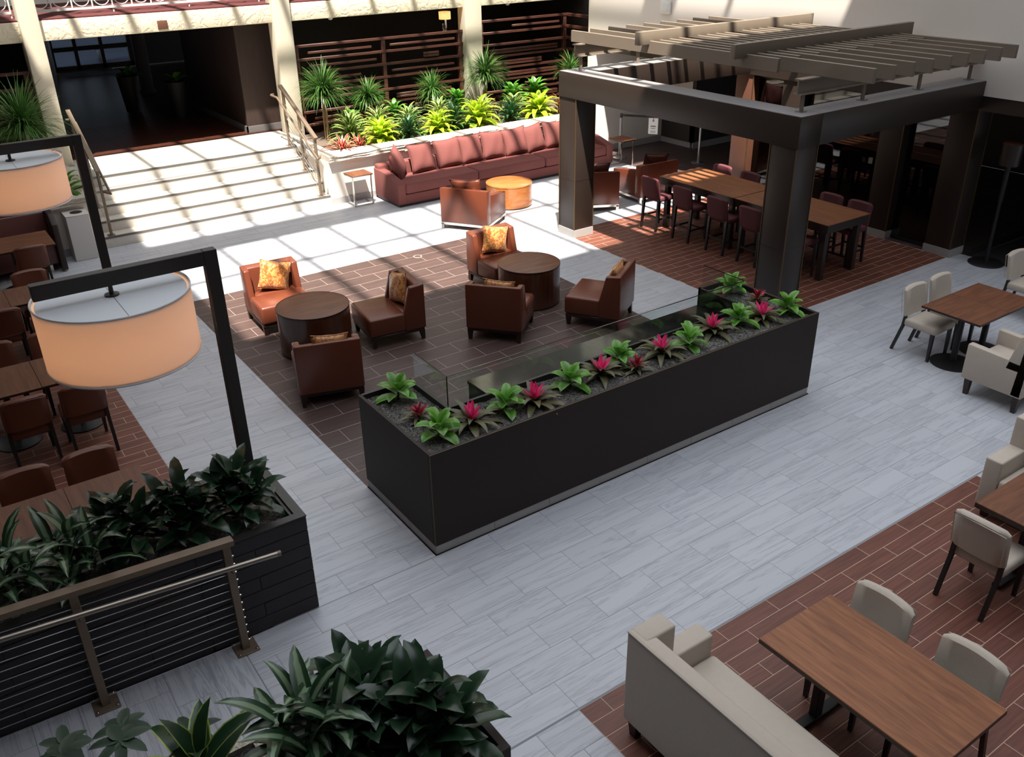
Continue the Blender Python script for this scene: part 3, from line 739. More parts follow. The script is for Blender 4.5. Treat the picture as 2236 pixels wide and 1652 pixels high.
t = thing('ramp_railing', 'bronze railing with steel cables and round handrail in front of the charcoal planter', 'railing', (0,0,0))
RY = 5.70
rtop = lambda x: 1.067 + (1.27-x)*.066
for px_ in (1.27, .21, -.85):
    z = rampz(px_)
    p = obj('post', MB().rbox(px_-.03, px_+.03, RY-.03, RY+.03, z, rtop(px_)-.04, .004, 1), M_['bronze_rail'], t)
    bpl = obj('base_plate', MB().rbox(px_-.09, px_+.09, RY-.09, RY+.09, z, z+.014, .003, 1), M_['bronze_rail'], p)
    for sx in (-.07, .07):
        for sy in (-.07, .07): obj('bolt', MB().lathe([(.011, z+.012),(.011, z+.022),(.005, z+.028)], 8, px_+sx, RY+sy), M_['chrome'], p)
    if px_ > 1:
        for k in range(12): obj('cable_end', MB().lathe([(0,0),(.008,.003),(.008,.018),(0,.022)], 8, M=Matrix.Translation((px_+.028, RY, z+.07+.076*k)) @ Matrix.Rotation(PI/2, 4, 'Y'), cap=False), M_['chrome'], p)
obj('top_rail', MB().beam((1.33, RY, rtop(1.33)-.02), (-1.6, RY, rtop(-1.6)-.02), .08, .045), M_['bronze_rail'], t, smooth=False)
for k in range(12):
    z0 = .07 + .076*k
    f_ = z0/1.0
    obj('cable', MB().tube([(1.27, RY, z0+rampz(1.27)*(1-f_)), (-1.6, RY, z0+rampz(-1.6)*(1-f_) + (rtop(-1.6)-rtop(1.27))*f_)], .003, 5), M_['steel'], t)
hr = lambda x: .835 + (1.62-x)*.095
obj('handrail', MB().tube([(1.62, RY-.085, hr(1.62)), (1.27, RY-.085, hr(1.27)), (-1.6, RY-.085, hr(-1.6))], .022, 12), M_['handrail'], t)
obj('handrail_cap', MB().tube([(1.62, RY-.085, hr(1.62)), (1.648, RY-.085, hr(1.648))], .0235, 12), M_['bronze_rail'], t)
for px_ in (1.27, .21, -.85): obj('bracket', MB().tube([(px_, RY-.03, hr(px_)-.05), (px_, RY-.085, hr(px_)-.05), (px_, RY-.085, hr(px_)-.02)], .008, 6), M_['bronze_rail'], t)

# ================================================================ CHARCOAL PLANTER (left foreground)
cp = thing('charcoal_planter', 'charcoal coursed planter box behind the cable railing', 'planter', (0,0,0))
AX0, AX1, AY0, AY1, AZ = -2.4, 1.955, 5.80, 6.80, .94
rows = 7; hh = AZ/rows
obj('core', MB().box(AX0+.01, AX1-.01, AY0+.01, AY0+.1, 0, AZ-.01).box(AX1-.1, AX1-.01, AY0+.01, AY1-.01, 0, AZ-.01).box(AX0+.01, AX1-.01, AY1-.1, AY1-.01, 0, AZ-.01), M_['edge_dark'], cp, smooth=False)
for r_ in range(rows):
    z0, z1 = r_*hh + .003, (r_+1)*hh - .003
    xs = AX1
    k = 0
    off = .45 if r_ % 2 else 0.0
    edges = [AX1]; x = AX1 - (.9 - off)
    while x > AX0: edges.append(x); x -= .9
    edges.append(AX0)
    for a, b in zip(edges[1:], edges[:-1]): obj('block', MB().rbox(a+.003, b-.003, AY0, AY0+.06, z0, z1, .004, 1), M_['charcoal_brick'], cp)
    obj('block', MB().rbox(AX1-.06, AX1, AY0+.063, AY1, z0, z1, .004, 1), M_['charcoal_brick'], cp)
obj('rim', ring(AX0, AX1, AY0-.004, AY1, AZ, AZ+.012, .075), M_['planter_rim'], cp, smooth=False)
obj('soil', soilgrid(AX0+.06, AX1-.06, AY0+.06, AY1-.06, .88), M_['soil'], cp)

# ================================================================ ARC LAMPS
def lamp(x, y, label):
    t = thing('arm_lamp', label, 'lamp', (x, y, 0))
    T = 3.03
    obj('pole', MB().rbox(-.05, .05, -.04, .04, .0, T, .004, 1), M_['lamp_metal'], t)
    obj('arm', MB().rbox(-1.22, -.05, -.04, .04, T-.11, T, .004, 1), M_['lamp_metal'], t)
    obj('rod', MB().cyl(-.72, 0, .016, 2.84, T-.11, 12), M_['lamp_metal'], t)
    obj('ceiling_cup', MB().lathe([(.05, 2.842),(.05, 2.852),(.02, 2.86)], 20, -.72, 0), M_['lamp_metal'], t)
    s = obj('lamp_shade', MB().lathe([(.525, 2.37),(.53, 2.37),(.53, 2.86),(.525, 2.86),(.525, 2.37)], 72, -.72, 0, cap=False), M_['shade'], t)
    for z in (2.37, 2.86): obj('hem', MB().tube([(-.72+.53*math.cos(a), .53*math.sin(a), z) for a in [k*2*PI/64 for k in range(64)]], .007, 6, closed=True), M_['diffuser'], s)
    obj('top_diffuser', MB().cyl(-.72, 0, .505, 2.832, 2.84, 64), M_['diffuser'], t)
    obj('seam', MB().box(-.722, -.718, -.5, .5, 2.84, 2.841), M_['hall_grey'], t, smooth=False)
    obj('bottom_diffuser', MB().cyl(-.72, 0, .515, 2.385, 2.391, 64), M_['shade'], t)
    for k in range(4):
        a = k*PI/2 + .4
        obj('clip', MB().beam((-.72+.5*math.cos(a), .5*math.sin(a), 2.845), (-.72+.526*math.cos(a), .526*math.sin(a), 2.85), .012, .006), M_['chrome'], s, smooth=False)
    d = bpy.data.lights.new('lamp_bulb', 'POINT'); d.energy = LAMP_W; d.color = (1, .68, .42); d.shadow_soft_size = .16
    o = bpy.data.objects.new('lamp_bulb', d); COL.objects.link(o); o.parent = t; o.location = (-.72, 0, 2.60)
LAMP_W = 10.5
lamp(1.755, 6.5, 'black arm lamp with big drum shade rising from the charcoal planter')
lamp(1.83, 11.4, 'black arm lamp with drum shade farther back by the stairs, cut by the frame')

# ================================================================ STANCHIONS, BIN, POLE LAMP
def stanchion(x, y, label):
    t = thing('stanchion', label, 'stanchion', (x, y, 0))
    obj('base', MB().lathe([(.16,0),(.16,.012),(.13,.03),(.035,.045)], 28), M_['steel'], t)
    obj('post', MB().lathe([(.03,.04),(.03,1.0)], 16), M_['steel'], t)
    obj('head', MB().lathe([(.034,.93),(.034,1.03)], 16), M_['black_metal'], t)
    return t
s1 = stanchion(14.21, 16.04, 'silver queue post beside the right end of the sofa')
s2 = stanchion(15.3, 14.55, 'dark queue post standing behind the far chairs of the tall table')
tag(obj('queue_belt', MB().beam((14.21,16.04,.985),(15.3,14.55,.985),.004,.05), M_['black_metal'], smooth=False), 'black belt stretched between the two queue posts', 'belt')
t = thing('notice', 'white paper notice hanging from the queue belt', 'notice', (14.66, 15.425, .60), math.atan2(14.55-16.04, 15.3-14.21))
obj('sheet', MB().box(-.11, .11, -.03, -.028, 0, .36), M_['paper'], t, smooth=False)
pr = obj('print', MB().box(-.02,.02,-.0315,-.030,.28,.32).box(-.06,.06,-.0315,-.030,.16,.19).box(-.05,.05,-.0315,-.030,.12,.135).box(-.06,.06,-.0315,-.030,.06,.07).box(-.06,.06,-.0315,-.030,.035,.045), M_['print_grey'], t, smooth=False)
obj('stripe', MB().box(-.008,.008,-.0315,-.0300,.32,.355), M_['print_red'], t, smooth=False)
t = thing('litter_bin', 'white square litter bin with round opening beside the stairs', 'bin', (2.35, 16.5, 0))
bw = MB()
obj('body', MB().rbox(-.185,.185,-.2,.2,0,.775,.006,1), M_['bin_white'], t)
lid = obj('lid', MB().rbox(-.187,.187,-.202,.202,.775,.79,.005,1), M_['bin_white'], t)
obj('opening', MB().cyl(.02, 0, .1, .789, .7925, 32), M_['edge_dark'], lid)
t = thing('pole_lamp', 'tall black pole on a round base in front of the dark glazing', 'lamp', (14.19, 6.99, 0))
obj('base', MB().lathe([(.27,0),(.27,.012),(.25,.025),(.05,.04)], 40), M_['black_metal'], t)
obj('pole', MB().lathe([(.03,.03),(.03,1.0),(.04,1.02),(.04,1.6)], 16), M_['black_metal'], t)
obj('shade', MB().lathe([(.15,1.6),(.16,1.93)], 28), M_['edge_dark'], t)
obj('shade_top', MB().lathe([(.145,1.931),(.145,1.938)], 28), M_['walnut'], t)
# ================================================================ FURNITURE BUILDERS (local frame: faces +Y)
def tapered_leg(x, y, z0, z1, a, b, dx=0, dy=0):
    return MB().add([(x+dx-b,y+dy-b,z0),(x+dx+b,y+dy-b,z0),(x+dx+b,y+dy+b,z0),(x+dx-b,y+dy+b,z0),(x-a,y-a,z1),(x+a,y-a,z1),(x+a,y+a,z1),(x-a,y+a,z1)],
        [(3,2,1,0),(4,5,6,7),(0,1,5,4),(1,2,6,5),(2,3,7,6),(3,0,4,7)])
def face(deg): return R(deg - 90)
def pillow_mb(w, h, t, n=12):
    vs = []; fs = []
    def pt(i, j, s):
        u = -1 + 2*i/n; v = -1 + 2*j/n
        k = max(0, (1-abs(u)**2.6)*(1-abs(v)**2.6))**.55
        x = u*w/2*(1-.10*(1-v*v)*abs(u)**3); z = v*h/2*(1-.10*(1-u*u)*abs(v)**3)
        return (x, s*t/2*k + .006*math.sin(7*u+3*v)*k, z + h/2)
    for s in (1, -1):
        o = len(vs)
        for j in range(n+1):
            for i in range(n+1): vs.append(pt(i, j, s))
        for j in range(n):
            for i in range(n):
                a = o + j*(n+1)+i; q = (a, a+1, a+n+2, a+n+1); fs.append(q if s < 0 else q[::-1])
    mb = MB().add(vs, fs)
    return mb
def weld(mb, name):
    me = mb.mesh(name); bm = bmesh.new(); bm.from_mesh(me); bmesh.ops.remove_doubles(bm, verts=bm.verts, dist=.0008); bm.to_mesh(me); bm.free()
    me.shade_smooth(); return me
PM = {}
def pillow(key, size, loc, rot, label, cat='pillow', group=None, mat=None):
    k = (key,) + size
    if k not in PM:
        PM[k] = weld(pillow_mb(*size), 'pillow'); PM[k].materials.append(M_[key])
        w, h = size[0], size[1]; q = []
        m = 10
        ed = [(-1+2*i/m, -1) for i in range(m)] + [(1, -1+2*i/m) for i in range(m)] + [(1-2*i/m, 1) for i in range(m)] + [(-1, 1-2*i/m) for i in range(m)]
        for u, v in ed: q.append((u*w/2*(1-.10*(1-v*v)*abs(u)**3), 0, v*h/2*(1-.10*(1-u*u)*abs(v)**3) + h/2))
        PM[k+('p',)] = MB().tube(q, .006, 5, closed=True).mesh('piping'); PM[k+('p',)].materials.append(M_[key])
    t = thing('pillow', label, cat, loc, 0, group); t.rotation_euler = rot
    link('cover', PM[k], None, t); link('piping', PM[k+('p',)], None, t)
    return t

def lounge_chair():
    t = thing('lounge_chair', 'x', 'chair', group='brown leather lounge chairs around the drum tables')
    for sx in (-1, 1):
        for sy in (-1, 1): obj('leg', tapered_leg(.345*sx, .345*sy, 0, .14, .036, .022, 0, .02*sy if sy < 0 else 0), M_['dark_wood'], t, smooth=False)
    obj('base_frame', MB().rbox(-.38, .38, -.38, .385, .125, .17, .006, 1), M_['dark_wood'], t)
    obj('seat', MB().rbox(-.388, .388, -.12, .405, .165, .43, .04, 3).rbox(-.30, .30, -.28, -.10, .165, .425, .02, 2), M_['leather'], t)
    obj('backrest', MB().prism([(-.405,.165),(-.25,.165),(-.29,.785),(-.405,.81)], -.39, .39, 'x', .025, 3), M_['leather'], t)
    for s in (-1, 1):
        a, b = (.305, .391) if s > 0 else (-.391, -.305)
        obj('side_wing', MB().prism([(-.38,.168),(-.10,.168),(-.10,.42),(-.19,.785),(-.38,.803)], a, b, 'x', .022, 3), M_['leather'], t)
    return t
def armchair():
    t = thing('armchair', 'x', 'armchair', group='square leather armchairs by the sofa')
    for s in (-1, 1):
        obj('leg', MB().rbox(.40*s-.025, .40*s+.025, -.41, -.36, 0, .11, .003, 1), M_['chrome'], t); obj('leg', MB().rbox(.40*s-.025, .40*s+.025, .36, .41, 0, .11, .003, 1), M_['chrome'], t)
    obj('base_frame', MB().box(-.425,.425,-.41,-.37,.08,.125).box(-.425,.425,.37,.41,.08,.125).box(-.425,-.385,-.37,.37,.08,.125).box(.385,.425,-.37,.37,.08,.125), M_['chrome'], t, smooth=False)
    obj('seat', MB().rbox(-.325, .325, -.28, .40, .13, .43, .03, 3), M_['leather'], t)
    obj('backrest', MB().prism([(-.42,.125),(-.25,.125),(-.25,.74),(-.42,.77)], -.425, .425, 'x', .018, 2), M_['leather'], t)
    for s in (-1, 1):
        a, b = (.325, .425) if s > 0 else (-.425, -.325)
        obj('armrest', MB().prism([(-.27,.125),(.41,.125),(.41,.54),(-.27,.66)], a, b, 'x', .015, 2), M_['leather'], t)
    return t
def panel_mb(w, z0, z1, y0, th, lean, crown=.02, bow=.02, r=.02, n=10):
    # upholstered back: crowned top, slightly bowed, leaning backwards
    vs = []; fs = []; K = 12
    for i in range(n+1):
        u = -1 + 2*i/n; x = u*w/2
        e = min(1, (1-abs(u))*w/2/r) if r else 1
        inset = r*(1-math.sqrt(max(0, 1-(1-e)**2))) if e < 1 else 0
        za, zb = z0+inset*.5, z1 + crown*(1-u*u) - inset
        yy = y0 - bow*(1-u*u)
        h = th/2-inset
        pts = [(-h, za+r*.6), (-h*.6, za), (h*.6, za), (h, za+r*.6), (h, (za+zb)/2), (h, zb-r), (h*.55, zb-.2*r), (0, zb), (-h*.55, zb-.2*r), (-h, zb-r), (-h, (za+zb)/2)]
        K = len(pts)
        for (dy, z) in pts: vs.append((x, yy + dy - lean*(z-z0)/(z1-z0), z))
    for i in range(n):
        for k in range(K):
            l = (k+1) % K
            fs.append((i*K+k, i*K+l, (i+1)*K+l, (i+1)*K+k))
    fs.append(tuple(range(K))); fs.append(tuple(n*K+k for k in range(K))[::-1])
    return MB().add(vs, fs)
def dining_chair(fab, leg, name='dining_chair', grp=''):
    t = thing(name, 'x', 'chair', group=grp)
    obj('seat', MB().rbox(-.225, .225, -.19, .26, .375, .485, .035, 3), M_[fab], t)
    obj('backrest', panel_mb(.45, .50, .865, -.185, .075, .06), M_[fab], t)
    obj('seam', MB().tube([(-.21, -.235-.01, .53), (-.215, -.292, .84), (0, -.318, .862), (.215, -.292, .84), (.21, -.245, .53)], .004, 5), M_[fab], t)
    for s in (-1, 1):
        obj('leg', tapered_leg(.195*s, .215, 0, .385, .022, .015), M_[leg], t, smooth=False)
        l = obj('leg', MB().beam((.20*s, -.185, .52), (.20*s, -.20, .36), .035, .035).beam((.20*s, -.20, .37), (.20*s, -.30, 0), .034, .034), M_[leg], t, smooth=False)
        obj('glide', MB().cyl(.195*s, .215, .017, 0, .008, 10), M_['chrome'], t)
    return t
def stool():
    t = thing('counter_chair', 'x', 'chair', group='plum counter-height chairs around the tall table')
    obj('seat', MB().rbox(-.22, .22, -.2, .23, .54, .63, .03, 3), M_['plum'], t)
    obj('backrest', panel_mb(.44, .60, .965, -.20, .075, .06, .012, .015), M_['plum'], t)
    for s in (-1, 1):
        obj('leg', tapered_leg(.19*s, .19, 0, .55, .022, .017), M_['black_leg'], t, smooth=False)
        obj('leg', tapered_leg(.19*s, -.19, 0, .60, .024, .017, 0, -.04), M_['black_leg'], t, smooth=False)
        obj('stretcher', MB().beam((.19*s, .19, .22), (.19*s, -.215, .22), .018, .03), M_['black_leg'], t, smooth=False)
    obj('footrest', MB().beam((-.19, .19, .17), (.19, .19, .17), .02, .03), M_['black_leg'], t, smooth=False)
    obj('stretcher', MB().beam((-.19, -.21, .26), (.19, -.21, .26), .018, .03), M_['black_leg'], t, smooth=False)
    return t
def place(root, used, loc, deg, label, group=None):
    if not used:
        used.append(1); root.location = loc; root.rotation_euler = (0, 0, face(deg)); root['label'] = label
        if group: root['group'] = group
        return root
    return dup(root, loc, face(deg), label, group)
def table_top(t, x0, x1, y0, y1, z, mat='walnut', th=.03):
    tp = obj('tabletop', MB().rbox(x0, x1, y0, y1, z-.012, z, .002, 1), M_[mat], t)
    obj('edge_band', MB().box(x0, x1, y0, y1, z-th, z-.012), M_['edge_dark'], tp, smooth=False)
    return tp

# ---------------------------------------------------------------- lounge chairs and drum tables
LC = lounge_chair(); u_ = []
chairs = [((4.03, 11.73, 0), 267, 'sunlit leather lounge chair with gold pillow, nearest the stairs on the left'),
          ((5.07, 10.39, 0), 173, 'leather lounge chair seen from its side, right of the left drum table'),
          ((3.70, 9.39, 0), 73, 'leather lounge chair with its back to us, in front of the left drum table'),
          ((7.45, 11.10, 0), 271, 'leather lounge chair with gold pillow behind the right drum table, half in sun'),
          ((6.40, 9.57, 0), 41, 'leather lounge chair with its back to us, in front of the right drum table'),
          ((7.76, 9.07, 0), 123, 'leather lounge chair right of the right drum table, nearest the pergola')]
plab = ['bright gold patterned pillow on the sunlit chair by the left drum table', 'gold patterned pillow on the side-on chair right of the left drum table',
        'gold pillow peeking over the chair back in front of the left drum table', 'gold patterned pillow on the chair behind the right drum table',
        'gold pillow peeking over the chair back in front of the right drum table', 'gold patterned pillow on the chair nearest the pergola']
tw = [-24, 22, 6, -20, 6, -6]
for (loc, a, lab), pb, tz in zip(chairs, plab, tw):
    place(LC, u_, loc, a, lab)
    rz = face(a); lx, ly = (.02, -.155)
    x = loc[0] + lx*math.cos(rz) - ly*math.sin(rz); y = loc[1] + lx*math.sin(rz) + ly*math.cos(rz)
    pillow('gold_pillow', (.44, .42, .15), (x, y, .44), (R(14), R(tz*.6), rz + R(tz*.4)), pb, group='gold patterned pillows on the lounge chairs')
def drum(loc, r, h, lab, topm, sidem):
    t = thing('drum_table', lab, 'table', loc)
    obj('plinth', MB().cyl(0, 0, r-.02, 0, .025, 64), M_['edge_dark'], t)
    obj('body', MB().cyl(0, 0, r-.004, .025, h-.02, 72), M_[sidem], t)
    tp = obj('tabletop', MB().lathe([(r-.004, h-.02),(r-.004, h-.002),(r-.008, h)], 72), M_[topm], t)
    obj('edge_band', MB().lathe([(r-.004, h-.02),(r, h-.02),(r, h+.002),(r-.006, h+.002),(r-.006, h)], 72, cap=False), M_['edge_dark'] if topm == 'walnut' else M_[sidem], tp)
    return t
drum((4.08, 10.60, 0), .485, .62, 'left tall walnut drum table among the lounge chairs', 'walnut', 'drum_wood')
drum((7.35, 10.22, 0), .465, .60, 'right tall walnut drum table among the lounge chairs', 'walnut', 'drum_wood')
drum((9.98, 14.53, 0), .46, .45, 'low honey-coloured drum coffee table in the sun by the sofa', 'oak_drum', 'oak_drum')
t = thing('floor_socket', 'small round floor socket cover set in the brown tiles', 'floor socket', (6.97, 12.95, 0))
obj('ring', MB().lathe([(.075,0),(.075,.003),(.06,.004),(.06,.0)], 28, cap=False), M_['dark_grout'], t); obj('cover', MB().cyl(0,0,.06,0,.003,28), M_['dark_tile'], t)

# ---------------------------------------------------------------- armchairs, sofa, side tables
AC = armchair(); u_ = []
for loc, a, lab, pz in [((8.735, 13.90, 0), 34, 'orange-brown square armchair with its back to us by the honey drum table', -4),
                        ((11.22, 13.47, 0), 61, 'brown square armchair half hidden behind the pergola post', 0),
                        ((12.5, 13.32, 0), 86, 'brown square armchair behind the tall table, in pergola shade', 6)]:
    place(AC, u_, loc, a, lab).scale = (1.1, 1.1, 1.0)
    rz = face(a); ly = -.16
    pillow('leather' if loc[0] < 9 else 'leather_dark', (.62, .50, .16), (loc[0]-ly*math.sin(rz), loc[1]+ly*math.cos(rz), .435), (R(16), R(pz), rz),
           {8.735: 'shiny orange leather pillow on the armchair by the honey drum table', 11.22: 'dark leather pillow on the armchair behind the pergola post', 12.5: 'dark leather pillow on the armchair behind the tall table'}[loc[0]], group='leather pillows on the armchairs')
sf = thing('sofa', 'long maroon fabric sofa against the white planter wall', 'sofa', (0,0,0))
SX0, SX1, SYF, SYB = 8.08, 13.65, 15.64, 16.66
obj('plinth', MB().box(SX0+.04, SX1-.04, SYF+.04, SYB-.02, 0, .06), M_['edge_dark'], sf, smooth=False)
obj('base', MB().rbox(SX0+.17, SX1-.17, SYF, SYB, .055, .24, .015), M_['maroon'], sf)
n = 3; w = (SX1-SX0-.36)/n
for i in range(n): obj('seat_cushion', MB().rbox(SX0+.18+w*i+.003, SX0+.18+w*(i+1)-.003, SYF+.0, SYB-.2, .24, .45, .05, 3), M_['maroon'], sf)
obj('backrest', MB().rbox(SX0+.02, SX1-.02, SYB-.2, SYB, .2, .70, .04, 3), M_['maroon'], sf)
for a, b in ((SX0, SX0+.18), (SX1-.18, SX1)): obj('armrest', MB().prism([(SYF,.055),(SYB-.01,.055),(SYB-.01,.62),(SYF+.55,.60),(SYF,.47)], a, b, 'x', .02, 3), M_['maroon'], sf)
ords = ['first', 'second', 'third', 'fourth', 'fifth', 'sixth', 'seventh', 'eighth', 'ninth']
spx = [8.56, 9.06, 9.72, 10.27, 10.83, 11.42, 11.95, 12.5, 13.1]
for i, x in enumerate(spx):
    lab = 'maroon pillow turned sideways at the left end of the sofa' if i == 0 else '%s square maroon pillow from the left end of the sofa' % ords[i]
    pillow('maroon', (.63, .60, .22), (x, 16.27 + random.uniform(-.02, .02), .445), (R(20), R([12, -2, 3, -2, -5, 4, 5, -3, 2][i]), face(270) + R([52, 8, -4, 6, 4, -5, 8, -3, 5][i])), lab, group='maroon sofa pillows')
def ctable(loc, rz, lab):
    t = thing('side_table', lab, 'table', loc, rz, 'small C-shaped side tables at the sofa ends')
    tp = obj('tabletop', MB().rbox(-.20, .20, -.23, .23, .61, .63, .003, 1), M_['walnut'], t)
    obj('rim', MB().box(-.17,.17,-.23,.23,.59,.61), M_['chrome'], t, smooth=False)
    for sy in (-.2, .2):
        obj('upright', MB().rbox(-.165, -.14, sy-.012, sy+.012, .02, .59, .002, 1), M_['chrome'], t)
        obj('foot', MB().rbox(-.165, .17, sy-.012, sy+.012, 0, .022, .002, 1), M_['chrome'], t)
    obj('crossbar', MB().rbox(-.165, -.14, -.2, .2, 0, .022, .002, 1), M_['chrome'], t)
    return t
ctable((7.62, 16.42, 0), R(90), 'C-shaped side table with wood top between stairs and sofa')
ctable((13.72, 15.42, 0), R(180), 'C-shaped side table with wood top at the right end of the sofa')

# ---------------------------------------------------------------- tall communal table and its chairs
for y0, y1, lab in ((9.91, 11.69, 'tall walnut communal table under the pergola, sun-striped far half'), (8.02, 9.89, 'tall walnut communal table under the pergola, shaded near half')):
    t = thing('tall_table', lab, 'table', (0,0,0))
    table_top(t, 11.33, 12.35, y0, y1, .93, 'walnut_y', .05)
    obj('apron', MB().box(11.345, 12.335, y0+.012, y1-.012, .79, .88), M_['edge_dark'], t, smooth=False)
    for x in (11.45, 12.23):
        for y in (y0+.12, y1-.12): obj('leg', MB().rbox(x-.045, x+.045, y-.045, y+.045, 0, .88, .004, 1), M_['edge_dark'], t)
ST = stool(); u_ = []
for i, y in enumerate((11.63, 10.82, 10.01, 9.30, 8.50)):
    place(ST, u_, (11.30, y, 0), 0, ['plum counter chair with sun on its seat, near side of the tall table', 'second plum counter chair along the near side of the tall table', 'third plum counter chair along the near side of the tall table',
          'fourth plum counter chair, just left of the front pergola post', 'plum counter chair just right of the front pergola post'][i])
for i, y in enumerate((11.42, 10.74, 8.98, 8.43)):
    dup(ST, (12.42, y, 0), face(180), ['far-side counter chair whose back catches the sun at the tall table', 'second far-side counter chair from the sunlit end of the tall table', 'far-side counter chair second from the shaded end of the tall table', 'far-side counter chair at the shaded end of the tall table'][i])

# ---------------------------------------------------------------- cream dining sets (right)
DC = dining_chair('cream', 'black_leg', grp='cream upholstered dining chairs'); u_ = []
for loc, a, lab in [((10.38, 5.67, 0), 270, 'cream dining chair at the grey-floor table, nearest the long planter'), ((10.95, 5.68, 0), 270, 'cream dining chair at the grey-floor table, second from the long planter'),
                    ((12.62, 5.56, 0), 270, 'cream dining chair cut by the right frame edge above the grey-floor table'),
                    ((6.57, 2.65, 0), 0, 'cream dining chair seen from behind at the right frame edge on red planks'),
                    ((4.70, 2.57, 0), 180, 'cream dining chair behind the front table, farther from us'), ((4.70, 1.90, 0), 180, 'cream dining chair behind the front table, nearer to us')]:
    place(DC, u_, loc, a, lab)
t = thing('dining_table', 'two-part walnut dining table on the grey floor by the right edge', 'table', (0,0,0))
table_top(t, 10.10, 10.742, 4.86, 5.63, .75); table_top(t, 10.748, 11.37, 4.86, 5.63, .75)
for x in (10.42, 11.06):
    c = obj('pedestal', MB().cyl(x, 5.25, .04, .03, .72, 20), M_['black_metal'], t)
    obj('base_plate', MB().lathe([(.27,0),(.27,.012),(.2,.028),(.05,.04)], 36, x, 5.25), M_['black_metal'], c)
t = thing('wing_armchair', 'cream armchair with dark legs at the grey-floor dining table', 'armchair', (10.13, 4.42, 0))
for sx in (-.33, .33):
    for sy in (-.3, .28): obj('leg', tapered_leg(sx, sy, 0, .2, .035, .025), M_['dark_wood'], t, smooth=False)
obj('seat', MB().rbox(-.3, .3, -.24, .34, .2, .46, .03, 3), M_['cream'], t)
obj('backrest', MB().prism([(-.36,.2),(-.22,.2),(-.26,.96),(-.38,.97)], -.38, .38, 'x', .02, 3), M_['cream'], t)
for a, b in ((-.38, -.28), (.28, .38)): obj('armrest', MB().prism([(-.36,.2),(.36,.2),(.36,.64),(-.36,.61)], a, b, 'x', .015, 2).prism([(-.37,.5),(-.10,.5),(-.20,.93),(-.37,.955)], a, b, 'x', .015, 2), M_['cream'], t)
t = thing('dining_table', 'large walnut dining table in the right foreground', 'table', (0,0,0))
table_top(t, 3.995, 4.76, 1.56, 2.885, .75, 'walnut_y', .04)
for y in (1.85, 2.6):
    obj('leg', MB().rbox(4.34, 4.42, y-.03, y+.03, .03, .72, .004, 1), M_['black_metal'], t); obj('foot', MB().rbox(4.08, 4.68, y-.04, y+.04, 0, .035, .006, 1), M_['black_metal'], t)
t = thing('dining_table', 'walnut dining table cut by the right frame edge on red planks', 'table', (0,0,0))
table_top(t, 6.68, 7.44, 1.58, 2.905, .75, 'walnut', .05)
for y in (1.9, 2.6):
    obj('leg', MB().rbox(7.02, 7.10, y-.03, y+.03, .03, .72, .004, 1), M_['black_metal'], t); obj('foot', MB().rbox(6.76, 7.36, y-.04, y+.04, 0, .035, .006, 1), M_['black_metal'], t)
def loveseat(loc, rz, lab, L=2.05, mir=1):
    # local: back along X at y=0, faces +Y
    t = thing('loveseat', lab, 'sofa', loc, rz, 'cream high-backed loveseats')
    for sx in (.08, L-.08):
        for sy in (.06, .6): obj('leg', tapered_leg(sx, sy, 0, .14, .04, .028), M_['dark_wood'], t, smooth=False)
    obj('base', MB().rbox(.02, L-.02, .02, .66, .14, .34, .02), M_['cream'], t)
    obj('backrest', MB().prism([(0,.14),(.16,.14),(.13,.94),(0,.95)], .0, L, 'x', .022, 3), M_['cream'], t)
    obj('seat_cushion', MB().rbox(.165, L-.165, .14, .70, .34, .48, .035, 3), M_['cream'], t)
    for a, b in ((0, .16), (L-.16, L)):
        obj('wing', MB().rbox(a, b, .03, .30, .14, .95, .018, 3), M_['cream'], t)
        obj('armrest', MB().rbox(a+.0, b+.0, .28, .69, .14, .65, .018, 3), M_['cream'], t)
    obj('piping', MB().tube([(0.01,.0,.945),(L-.01,.0,.945)], .006, 6), M_['cream'], t)
    return t
loveseat((3.165, 3.32, 0), R(-90), 'cream high-backed loveseat with its back to us in the right foreground')
loveseat((8.27, 1.26, 0), R(90), 'cream loveseat end cut by the right frame edge beyond the second red-floor table')
pillow('purple', (.42, .34, .12), (3.42, 2.55, .485), (R(18), 0, face(0)), 'purple pillow lying on the front cream loveseat')
pillow('purple', (.42, .36, .12), (8.03, 2.85, .485), (R(14), 0, face(180)), 'purple pillow on the loveseat at the right frame edge')

# ---------------------------------------------------------------- brown dining sets (left)
BC = dining_chair('chair_leather', 'black_leg', grp='brown leather dining chairs on the left'); u_ = []
for loc, a, lab in [((1.00, 9.76, 0), 90, 'brown leather chair seen from behind, aisle side, below the big lamp shade'), ((.44, 9.78, 0), 90, 'brown leather chair seen from behind, left frame edge, below the big lamp shade'),
                    ((.755, 7.80, 0), 270, 'brown leather chair tucked behind the nearest left table, aisle side'), ((.20, 7.80, 0), 270, 'brown leather chair tucked behind the nearest left table, at the left edge'),
                    ((.98, 10.95, 0), 270, 'brown leather chair on the far side of the middle left table, aisle side'), ((.37, 10.95, 0), 270, 'brown leather chair on the far side of the middle left table, at the left edge'),
                    ((1.17, 12.50, 0), 90, 'brown leather chair on the near side of the third left table, aisle side'), ((.62, 12.52, 0), 90, 'brown leather chair on the near side of the third left table, at the left edge'),
                    ((1.16, 13.36, 0), 270, 'brown leather chair on the far side of the third left table'), ((1.37, 15.02, 0), 90, 'brown leather chair facing the dark booth bench')]:
    place(BC, u_, loc, a, lab)
